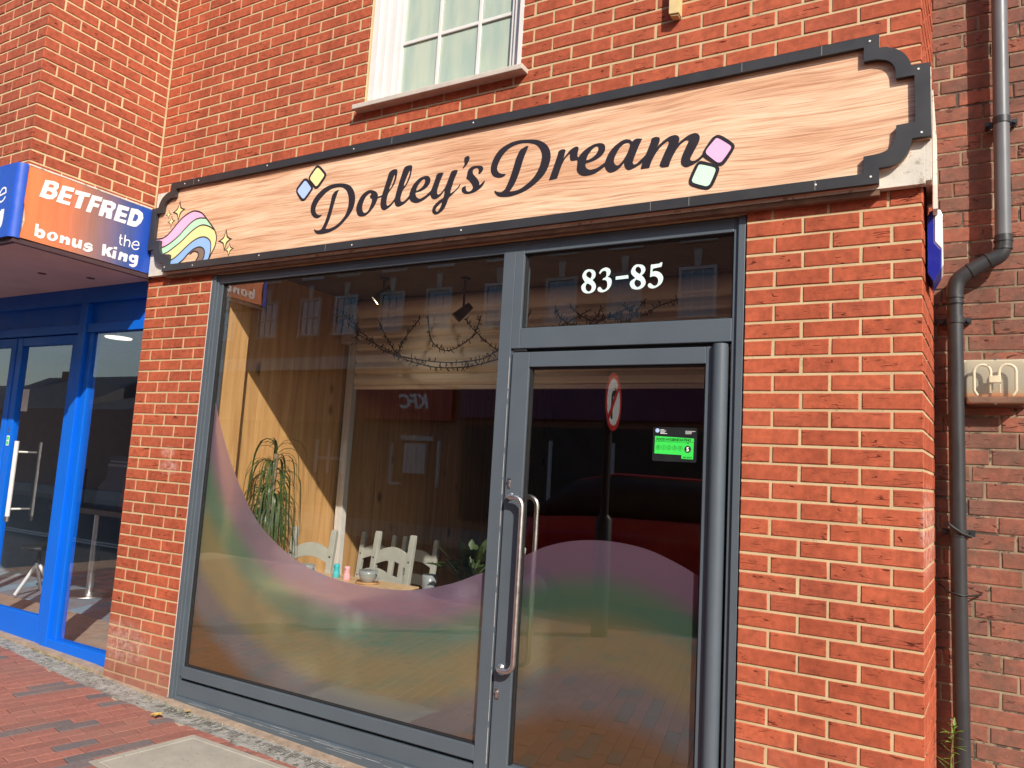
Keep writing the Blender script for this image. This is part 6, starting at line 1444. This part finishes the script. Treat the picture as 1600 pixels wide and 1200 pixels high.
pm = empty('palm_plant', 'tall strappy palm plant in a pot against the plank wall', 'plant', (-3.96, 0.50, RZ0))
b = MB(); b.lathe([(0.10, 0.0), (0.11, 0.01), (0.135, 0.26), (0.14, 0.28), (0.128, 0.28), (0.125, 0.25), (0.0, 0.25)], (-3.96, 0.50, RZ0), 28); b.build('plant_pot', M['pot'], pm)
b = MB(); b.tube(catmull([(-3.96, 0.50, 0.27), (-3.965, 0.505, 0.8), (-3.955, 0.50, 1.3), (-3.95, 0.50, 1.60)], closed=False, sub=4), 0.017, 10); b.build('trunk', M['bark'], pm)
b = MB(); rg = random.Random(77)
def strap(mb, p, az, L, W, up0, tone, n=11):
    p = Vector(p); d = Vector((math.cos(az), math.sin(az), 0)); s_ = Vector((-d.y, d.x, 0))
    ang_ = up0; c = p.copy(); vs = []
    for i in range(n + 1):
        t = i / n
        wv = W * (1 - t ** 2.2) * min(1, 0.5 + 3 * t)
        vs += [c - s_ * wv / 2 + Vector((0, 0, wv * 0.22)), c.copy(), c + s_ * wv / 2 + Vector((0, 0, wv * 0.22))]
        c = c + (d * math.cos(ang_) + Vector((0, 0, 1)) * math.sin(ang_)) * (L / n)
        ang_ = max(-1.50, ang_ - (0.55 if i < 4 else 0.22))
    fs = []
    for i in range(n):
        a = i * 3; fs += [(a, a + 1, a + 4, a + 3), (a + 1, a + 2, a + 5, a + 4)]
    mb.add(vs, fs, tone, True)
for i in range(150):
    z = 1.14 + 0.44 * rg.random() ** 1.5
    strap(b, (-3.955 + rg.uniform(-0.012, 0.012), 0.50 + rg.uniform(-0.012, 0.012), z), rg.uniform(0, 6.283), rg.uniform(0.30, 0.66), rg.uniform(0.010, 0.018), rg.uniform(-0.1, 1.25), rg.random())
for i in range(7): strap(b, (-3.95, 0.50, 1.60), rg.uniform(0, 6.283), rg.uniform(0.45, 0.75), 0.014, rg.uniform(1.0, 1.35), rg.random(), n=12)
for i in range(6): strap(b, (-3.95, 0.50, 1.60), rg.uniform(0, 6.283), rg.uniform(0.12, 0.24), 0.016, rg.uniform(1.42, 1.56), rg.random(), n=5)
b.build('foliage', M['leaf_dark'], pm)

lp = empty('leafy_plant', 'small broad leaved plant in a pot on the dark table', 'plant', (-2.505, 0.80, 0.7502))
b = MB(); b.lathe([(0.05, 0.0), (0.055, 0.005), (0.068, 0.11), (0.062, 0.11), (0.06, 0.10), (0.0, 0.10)], (-2.505, 0.80, 0.7502), 24); b.build('plant_pot', M['cup_white'], lp)
b = MB(); rg = random.Random(4)
for i in range(30):
    a = rg.uniform(0, 6.283); e = rg.uniform(0.5, 2.4)
    p = Vector((-2.505 + 0.02 * math.cos(a), 0.80 + 0.02 * math.sin(a), 0.86))
    d = Vector((math.cos(a), math.sin(a), e)).normalized(); L = rg.uniform(0.08, 0.27)
    q2 = p + d * L * 0.7
    b.tube([p, q2], 0.002, 5)
    leaf(b, q2, d + Vector((0, 0, -0.15)), rg.uniform(0.11, 0.17), rg.uniform(0.04, 0.06), rg.uniform(0.0, 0.06), n=6, tone=rg.random())
b.build('foliage', M['leaf'], lp)

# string of little lights festooned across the shutter
sl_ = empty('string_lights', 'dark string of tiny unlit lights looped across the inner shutter', 'string lights', (-3.0, 1.35, 2.5))
runs = [[(-4.30, 2.83), (-4.145, 2.731), (-4.05, 2.62), (-3.77, 2.48), (-3.51, 2.397), (-3.15, 2.354), (-2.90, 2.383), (-2.69, 2.434), (-2.35, 2.55), (-2.0, 2.70)],
        [(-4.15, 2.70), (-3.95, 2.57), (-3.74, 2.46), (-3.386, 2.344), (-3.032, 2.323), (-2.689, 2.369), (-2.3, 2.47), (-1.95, 2.60), (-1.7, 2.72)],
        [(-3.86, 2.72), (-3.78, 2.56), (-3.66, 2.45), (-3.55, 2.53), (-3.50, 2.62), (-3.47, 2.72)], [(-3.36, 2.72), (-3.28, 2.52), (-3.17, 2.45), (-2.97, 2.55), (-2.88, 2.70)],
        [(-3.05, 2.70), (-2.93, 2.58), (-2.71, 2.435), (-2.55, 2.55), (-2.45, 2.72)], [(-2.30, 2.74), (-2.2, 2.63), (-2.05, 2.59), (-1.92, 2.71)], [(-2.15, 2.72), (-2.0, 2.62), (-1.86, 2.64), (-1.74, 2.62), (-1.60, 2.74)],
        [(-1.80, 2.73), (-1.66, 2.65), (-1.52, 2.68), (-1.40, 2.74)], [(-4.33, 2.80), (-4.24, 2.70), (-4.16, 2.74), (-4.08, 2.66), (-4.10, 2.58)]]
b, b2_ = MB(), MB(); rg = random.Random(8)
for r_ in runs:
    P3 = [(p[0], 1.35 + rg.uniform(-0.05, 0.05), p[1]) for p in r_]
    c = catmull(P3, closed=False, sub=7, corner=170)
    b.tube(c, 0.0042, 6)
    for i in range(1, len(c) - 1):
        for _ in range(2):
            a = rg.uniform(0, 6.283); q_ = Vector(c[i]); d = Vector((rg.uniform(-0.5, 0.5), math.cos(a) * 0.6, math.sin(a)))
            b2_.tube([q_, q_ + d.normalized() * rg.uniform(0.02, 0.04)], 0.0032, 5)
b.build('light_wire', M['wire'], sl_)
o = b2_.build('tiny_bulbs', M['wire'], sl_); o['kind'] = 'stuff'

def spot(x, y_, z, lit, lab):
    t = empty('ceiling_spotlight', lab, 'spotlight', (x, y_, RZ1), 0)
    b = MB(); b.tube([(x, y_, RZ1), (x, y_, z + 0.06)], 0.009, 10); b.lathe([(0.035, -0.018), (0.035, 0.0)], (x, y_, RZ1), 16); b.build('stem', M['black'], t)
    b = MB()
    a = Vector((x + 0.06, y_ + 0.0, z + 0.08)); c = Vector((x - 0.02, y_ - 0.06, z - 0.02))
    b.tube([a, c], [0.028, 0.040], 20); so = b.build('lamp_head', M['black'], t)
    if lit:
        d = (c - a).normalized(); b = MB(); b.tube([c + d * 0.001, c + d * 0.006], 0.033, 20); b.build('lamp_face', M['lamp_spot'], so)
        ld = bpy.data.lights.new('lamp_glow', 'SPOT'); ld.energy = 5.0; ld.color = (1.0, 0.82, 0.6); ld.spot_size = R(150); ld.spot_blend = 1.0; ld.shadow_soft_size = 0.03
        lo = bpy.data.objects.new('lamp_glow', ld); COL.objects.link(lo); lo.parent = t
        lo.location = (c + d * 0.02) - Vector((x, y_, RZ1)); lo.rotation_euler = Vector((0.55, 0.35, -0.6)).to_track_quat('-Z', 'Y').to_euler()
spot(-3.53, 1.00, 2.785, True, 'small lit ceiling spotlight in front of the shutter')
spot(-2.93, 1.18, 2.66, False, 'dark ceiling spotlight close to the door mullion')

# ================================================================== INSIDE THE BLUE SHOP
tb_ = empty('pedestal_table', 'high table on a chrome column with a round base in the blue shop', 'table', (-7.62, 1.60, 0.056))
b = MB(); b.lathe([(0.0, 0.0), (0.28, 0.0), (0.285, 0.006), (0.27, 0.012), (0.05, 0.028), (0.0, 0.028)], (-7.62, 1.60, 0.058), 40); b.build('round_base', M['steel'], tb_)
b = MB(); b.tube([(-7.62, 1.60, 0.085), (-7.62, 1.60, 0.90)], 0.036, 24); b.build('column', M['steel'], tb_)
b = MB(); b.box(-8.1, -6.75, 1.35, 1.80, 0.90, 0.955); b.build('table_top', M['dark_wood'], tb_, bevel=0.004)
st_ = empty('stool', 'stool with pale splayed legs just inside the blue door', 'stool', (-7.95, 1.15, 0.056))
def pale_leg(foot, top):
    b = MB(); b.tube([foot, top], 0.017, 12); b.build('leg', M['cup_white'], st_)
TOPS = (-7.95, 1.22, 0.36)
pale_leg((-7.99, 1.06, 0.058), TOPS); pale_leg((-7.72, 1.30, 0.058), (TOPS[0] + 0.012, TOPS[1] + 0.02, TOPS[2] - 0.01)); pale_leg((-8.15, 1.40, 0.058), (TOPS[0] - 0.02, TOPS[1] + 0.015, TOPS[2] - 0.01))
b = MB(); b.tube([(TOPS[0] - 0.004, TOPS[1] + 0.012, TOPS[2] + 0.012), (TOPS[0] - 0.004, TOPS[1] + 0.012, 0.50)], 0.02, 12); b.build('column', M['black'], st_)
b = MB(); b.lathe([(0.0, 0.0), (0.16, 0.0), (0.17, 0.012), (0.165, 0.04), (0.0, 0.048)], (TOPS[0] - 0.004, TOPS[1] + 0.012, 0.501), 28); b.build('seat', M['black'], st_)
mc = empty('display_stand', 'navy and red display board standing on the high table', 'display', (-7.3, 1.5, 0.956))
b = MB(); b.prism([[(-7.60, 0.956), (-6.9, 0.956), (-6.95, 1.50), (-7.42, 1.50), (-7.44, 1.26), (-7.55, 1.18)]], lambda u, v, d: (u, 1.52 - d, v), -0.06, 0.0); b.build('board', M['navy'], mc)
b = MB(); b.prism([[(-7.18, 0.956), (-6.905, 0.956), (-6.952, 1.50), (-7.10, 1.50)]], lambda u, v, d: (u, 1.519 - d, v), 0.0, 0.004); b.build('red_band', M['red_panel'], mc)
b = MB(); b.box(-7.38, -7.10, 1.510, 1.514, 1.43, 1.445); b.box(-7.42, -7.02, 1.510, 1.514, 1.385, 1.412); b.build('pale_band', M['grey_panel'], mc)
b = MB(); b.box(-8.35, -8.15, 1.72, 1.75, 0.956, 1.33); tag(b.build('poster_stand', M['navy'], bevel=0.004), 'navy poster stand at the left end of the high table', 'poster stand')
gm = empty('gaming_machine', 'grey upright machine with a dark screen in the blue shop', 'machine', (-6.1, 2.6, 0.056))
b = MB(); b.prism([[(2.4, 0.057), (3.0, 0.057), (3.0, 1.75), (2.65, 1.75), (2.52, 1.25), (2.36, 1.0), (2.4, 0.9)]], lambda u, v, d: (-6.4 + d, u, v), 0.0, 0.6); b.build('cabinet', M['grey_panel'], gm)
b = MB(); b.prism([[(2.515, 1.30), (2.64, 1.70), (2.634, 1.705), (2.508, 1.305)]], lambda u, v, d: (-6.35 + d, u, v), 0.0, 0.5); b.build('screen', M['navy'], gm)

# ================================================================== LEAF LITTER
for i, (x, y_, lab) in enumerate(((-3.93, -0.245, 'larger yellow fallen leaf beside the drain channel'), (-3.865, -0.085, 'small yellow scrap on the plinth by the frame corner'))):
    b = MB(); rg = random.Random(i)
    k = 0.026 if i == 0 else 0.014
    for q in range(5):
        a = q * 1.25 + 0.3
        leaf(b, (x, y_, gz(x) + 0.022), (math.cos(a), math.sin(a), 0.25), k * 1.5, k, 0.004, n=3)
    tag(b.build('fallen_leaf', plain('yellow dead leaf', (0.52, 0.34, 0.09), 0.7, var=0.3, scale=60)), lab, 'leaf')
gr_ = MB(); rg = random.Random(21)
for i in range(420):
    x = rg.uniform(-6.3, -2.4); y_ = -0.02 - 0.045 * (x + 6.3) / 3.9 + rg.gauss(0, 0.06)
    if -4.86 < x < -4.17 and y_ > -0.01: continue
    s_ = rg.uniform(0.002, 0.006)
    gr_.lathe([(0.0, -s_ * .4), (s_, 0.0), (0.0, s_ * 0.7)], (x, y_, gz(x) + 0.012), 5)
tag(gr_.build('loose_grit', plain('loose grit', (0.42, 0.36, 0.27), 0.9, var=0.45, scale=50)), 'pale grit and crumbs lying along the drain channel', 'grit', kind='stuff')
ms = MB()
for i in range(260):
    x = rg.uniform(-5.75, -4.95) if rg.random() < 0.85 else rg.uniform(-4.3, -3.6); t_ = (x + 6.6) / 1.74
    y_ = 0.068 - 0.08 * t_ + rg.gauss(0, 0.008) if x < -4.86 else -0.09 + rg.gauss(0, 0.008)
    a = rg.uniform(0, 6.283)
    leaf(ms, (x, y_, gz(x) + 0.004), (math.cos(a), math.sin(a) - 0.2, rg.uniform(0.6, 2)), rg.uniform(0.012, 0.03), 0.004, 0.004, n=3)
tag(ms.build('moss_tufts', plain('dry moss', (0.26, 0.25, 0.07), 0.9, var=0.4, scale=60)), 'dry mossy tufts along the foot of the blue shopfront', 'moss', kind='stuff')

# ================================================================== ACROSS THE STREET (seen only as reflections)
OPY = -14.0
op = empty('terrace_building', 'brown brick building with white sash windows across the street, mirrored in the glass', 'building', (-6.0, OPY, -0.2))
b = MB(); b.box(-24.0, 10.0, OPY - 8, OPY, -0.2, 8.95); b.build('brick_wall', M['brick_far'], op)
boxes('cornice', M['stone'], op, [(-24.05, 10.05, OPY, OPY + 0.25, 4.35, 4.75), (-24.05, 10.05, OPY, OPY + 0.20, 8.72, 9.0)])
wi = 0
for zb in (5.45, 7.3):
    for x in (-21.3, -19.3, -17.4, -15.9, -14.1, -12.4, -10.4, -8.5, -6.75, -4.9, -3.0, -1.1, 0.9, 2.9, 4.9, 7.0):
        q = MB()
        q.box(x - 0.46, x - 0.38, OPY, OPY + 0.05, zb, zb + 1.25); q.box(x + 0.38, x + 0.46, OPY, OPY + 0.05, zb, zb + 1.25)
        q.box(x - 0.38, x + 0.38, OPY, OPY + 0.05, zb, zb + 0.07); q.box(x - 0.38, x + 0.38, OPY, OPY + 0.05, zb + 1.17, zb + 1.25); q.box(x - 0.38, x + 0.38, OPY + 0.001, OPY + 0.05, zb + 0.60, zb + 0.65)
        for d in (-0.13, 0.13): q.box(x + d - 0.012, x + d + 0.012, OPY + 0.002, OPY + 0.03, zb + 0.07, zb + 1.17)
        wo = q.build('window', M['stone'] if wi % 3 else M['upvc_dim'], op); wi += 1
        q = MB(); q.box(x - 0.38, x + 0.38, OPY + 0.002, OPY + 0.01, zb + 0.07, zb + 1.17); q.build('pane', M['glass_dark'] if 'glass_dark' in M else M['black'], wo)
        q = MB(); q.prism([[(x - 0.07, zb + 1.26), (x + 0.07, zb + 1.26), (x + 0.10, zb + 1.66), (x - 0.10, zb + 1.66)]], lambda u, v, d: (u, OPY + d, v), 0.0, 0.06); q.build('keystone', M['stone'], wo)
boxes('shop_glazing', M['black'], op, [(x0, x1, OPY, OPY + 0.06, 0.2, 2.75) for x0, x1 in ((-23.5, -19.2), (-18.9, -15.2), (-11.3, -4.5), (-4.2, 0.5), (0.8, 9.5))])
b = MB(); b.box(-11.3, -4.6, OPY, OPY + 0.22, 2.95, 3.85); b.build('purple_fascia', M['purple'], op)
b = MB(); b.box(-14.9, -11.6, OPY, OPY + 0.20, 2.85, 3.85); b.build('red_fascia', M['far_red'], op)
b = MB(); text_contour_mesh(b, 'KFC', 0.55, lambda u, v, d: (-12.35 - u, OPY + d, 3.20 + v), 0.203, offset=0.02, shear=0.25, depth=0.01); b.build('fascia_lettering', M['white_vinyl'], op)
boxes('white_shop_panel', M['upvc_dim'], op, [(x0, x1, OPY, OPY + 0.10, z0_, z1_) for x0, x1, z0_, z1_ in ((-13.35, -12.25, 2.28, 2.42), (-13.2, -12.45, 1.35, 2.2), (-13.7, -13.62, 1.0, 2.2), (-12.05, -11.97, 1.0, 2.3), (-13.62, -13.3, 1.0, 1.08), (-16.6, -16.5, 1.2, 2.2), (-16.1, -16.0, 1.2, 2.2), (-15.5, -15.4, 1.2, 2.2), (-16.5, -15.5, 1.6, 1.7), (-9.9, -9.3, 0.9, 2.3), (-8.6, -8.5, 0.5, 2.4), (-6.9, -6.8, 0.5, 2.4))])
lo_ = empty('low_terrace', 'row of low roofs farther along the street, mirrored in the blue shop door', 'building', (-45.0, -20.0, -0.2))
b = MB(); b.box(-80, -24.4, -30, -16, -0.2, 3.2); b.build('wall', M['brick_far'], lo_)
b = MB()
for i in range(6):
    x0 = -80 + i * 9.27; x1 = x0 + 9.2; zt = 4.8 + 0.5 * math.sin(i * 2.1)
    b.add([(x0, -16, 3.2), (x1, -16, 3.2), (x1, -20, zt), (x0, -20, zt), (x0, -24, 3.2), (x1, -24, 3.2)], [(0, 1, 2, 3), (3, 2, 5, 4), (0, 3, 4), (1, 5, 2)])
rf = b.build('roof', M['slate'], lo_)
boxes('chimney', M['brick_far'], rf, [(x, x + 0.9, -20.4, -19.6, 4.0, 5.9 + 0.01 * x) for x in (-29, -33.5, -41, -52)])
b = MB(); b.box(-70, 30, -14.0, -11.0, -0.2, -0.06); tag(b.build('far_pavement', M['concrete']), kind='structure')

CX = -1.30
car = empty('parked_car', 'deep red car parked at the kerb, mirrored in the door glass', 'car', (-1.9 + CX, -6.3, -0.2))
def loft(mb, secs, cap=True):
    n_ = len(secs[0]); vs = [p for s_ in secs for p in s_]
    fs = [(i * n_ + j, i * n_ + (j + 1) % n_, (i + 1) * n_ + (j + 1) % n_, (i + 1) * n_ + j) for i in range(len(secs) - 1) for j in range(n_)]
    mb.add(vs, fs, 0, True)
    if cap: mb.add(secs[0], [tuple(reversed(range(n_)))]); mb.add(secs[-1], [tuple(range(n_))])
def csec(x, z0_, z1_, hw, tuck=0.9, hw_top=None):
    ht = hw_top or hw * tuck
    z0_, z1_ = (z0_ + 0.2) * 1.2 - 0.2, (z1_ + 0.2) * 1.2 - 0.2
    x += CX
    return [(x, -6.3 - hw * 0.9, z0_), (x, -6.3 + hw * 0.9, z0_), (x, -6.3 + hw, z0_ + (z1_ - z0_) * 0.25), (x, -6.3 + hw, z0_ + (z1_ - z0_) * 0.7), (x, -6.3 + ht, z1_), (x, -6.3 - ht, z1_), (x, -6.3 - hw, z0_ + (z1_ - z0_) * 0.7), (x, -6.3 - hw, z0_ + (z1_ - z0_) * 0.25)]
b = MB(); loft(b, [csec(-3.95, 0.20, 0.55, 0.70), csec(-3.80, 0.05, 0.72, 0.80), csec(-3.2, 0.0, 0.82, 0.86), csec(-2.5, 0.0, 0.86, 0.88), csec(-0.8, 0.0, 0.88, 0.88), csec(0.05, 0.02, 0.84, 0.85), csec(0.22, 0.15, 0.70, 0.74)])
body = b.build('body', M['car_red'], car, bevel=0.02)
b = MB(); loft(b, [csec(-3.35, 0.80, 0.86, 0.78), csec(-2.75, 0.84, 1.22, 0.76, hw_top=0.62), csec(-2.2, 0.86, 1.30, 0.76, hw_top=0.62), csec(-0.9, 0.86, 1.28, 0.76, hw_top=0.62), csec(-0.3, 0.84, 1.15, 0.74, hw_top=0.60), csec(0.02, 0.80, 0.88, 0.72)]); b.build('side_windows', M['black'], car)
b = MB(); loft(b, [csec(-2.75, 1.205, 1.235, 0.61), csec(-2.2, 1.290, 1.325, 0.62), csec(-0.9, 1.270, 1.305, 0.62), csec(-0.3, 1.14, 1.18, 0.60)]); b.build('car_roof', M['car_red'], car)
for x in (-3.15 + CX, -0.55 + CX):
    for sy in (-0.80, 0.80):
        b = MB(); b.lathe([(0.0, -0.1), (0.28, -0.1), (0.31, -0.06), (0.31, 0.06), (0.28, 0.1), (0.0, 0.1)], (x, -6.3 + sy, 0.11), 24, axis='y'); wo = b.build('wheel', M['tyre'], car)
        b = MB(); b.lathe([(0.0, -0.105), (0.19, -0.105), (0.19, 0.105), (0.0, 0.105)], (x, -6.3 + sy, 0.11), 20, axis='y'); b.build('hubcap', M['steel_dark'], wo)

sp_ = empty('road_sign', 'round no turn road sign on a black post, mirrored in the door glass', 'road sign', (-2.908, -3.87, gz(-2.9)))
SX, SYY, SZ = -2.908, -3.87, 2.345
b = MB(); b.tube([(SX, SYY, gz(SX)), (SX, SYY, 2.75)], 0.045, 18); b.lathe([(0.085, 0.0), (0.085, 1.15), (0.046, 1.20)], (SX, SYY, gz(SX)), 20); b.build('post', M['black'], sp_)
an = R(6)
def sm(u, v, d):     # sign plate faces along the street
    c_, s_ = math.cos(an), math.sin(an)
    return (SX + 0.05 * c_ + d * c_ - u * s_ * -1 * 0 + (-s_) * u * -1, SYY + 0.05 * s_ + d * s_ + c_ * u, SZ + v)
cir = lambda r_, n_=40: [(r_ * math.cos(2 * math.pi * i / n_), r_ * math.sin(2 * math.pi * i / n_)) for i in range(n_)]
b = MB(); b.prism([cir(0.30)], sm, 0.0, 0.004); b.build('disc', M['white_vinyl'], sp_)
b = MB(); b.prism([cir(0.30), cir(0.245)], sm, 0.0045, 0.006); b.build('red_ring', M['sign_red'], sp_)
b = MB(); b.prism([[(0.03, -0.18), (0.09, -0.18), (0.09, 0.06), (0.05, 0.11), (-0.02, 0.12), (-0.02, 0.17), (-0.13, 0.09), (-0.02, 0.01), (-0.02, 0.06), (0.03, 0.05)]], sm, 0.0045, 0.006); b.build('turn_arrow', M['black'], sp_)
b = MB(); b.prism([[(-0.19, 0.15), (-0.15, 0.19), (0.19, -0.15), (0.15, -0.19)]], sm, 0.0065, 0.008); b.build('red_slash', M['sign_red'], sp_)
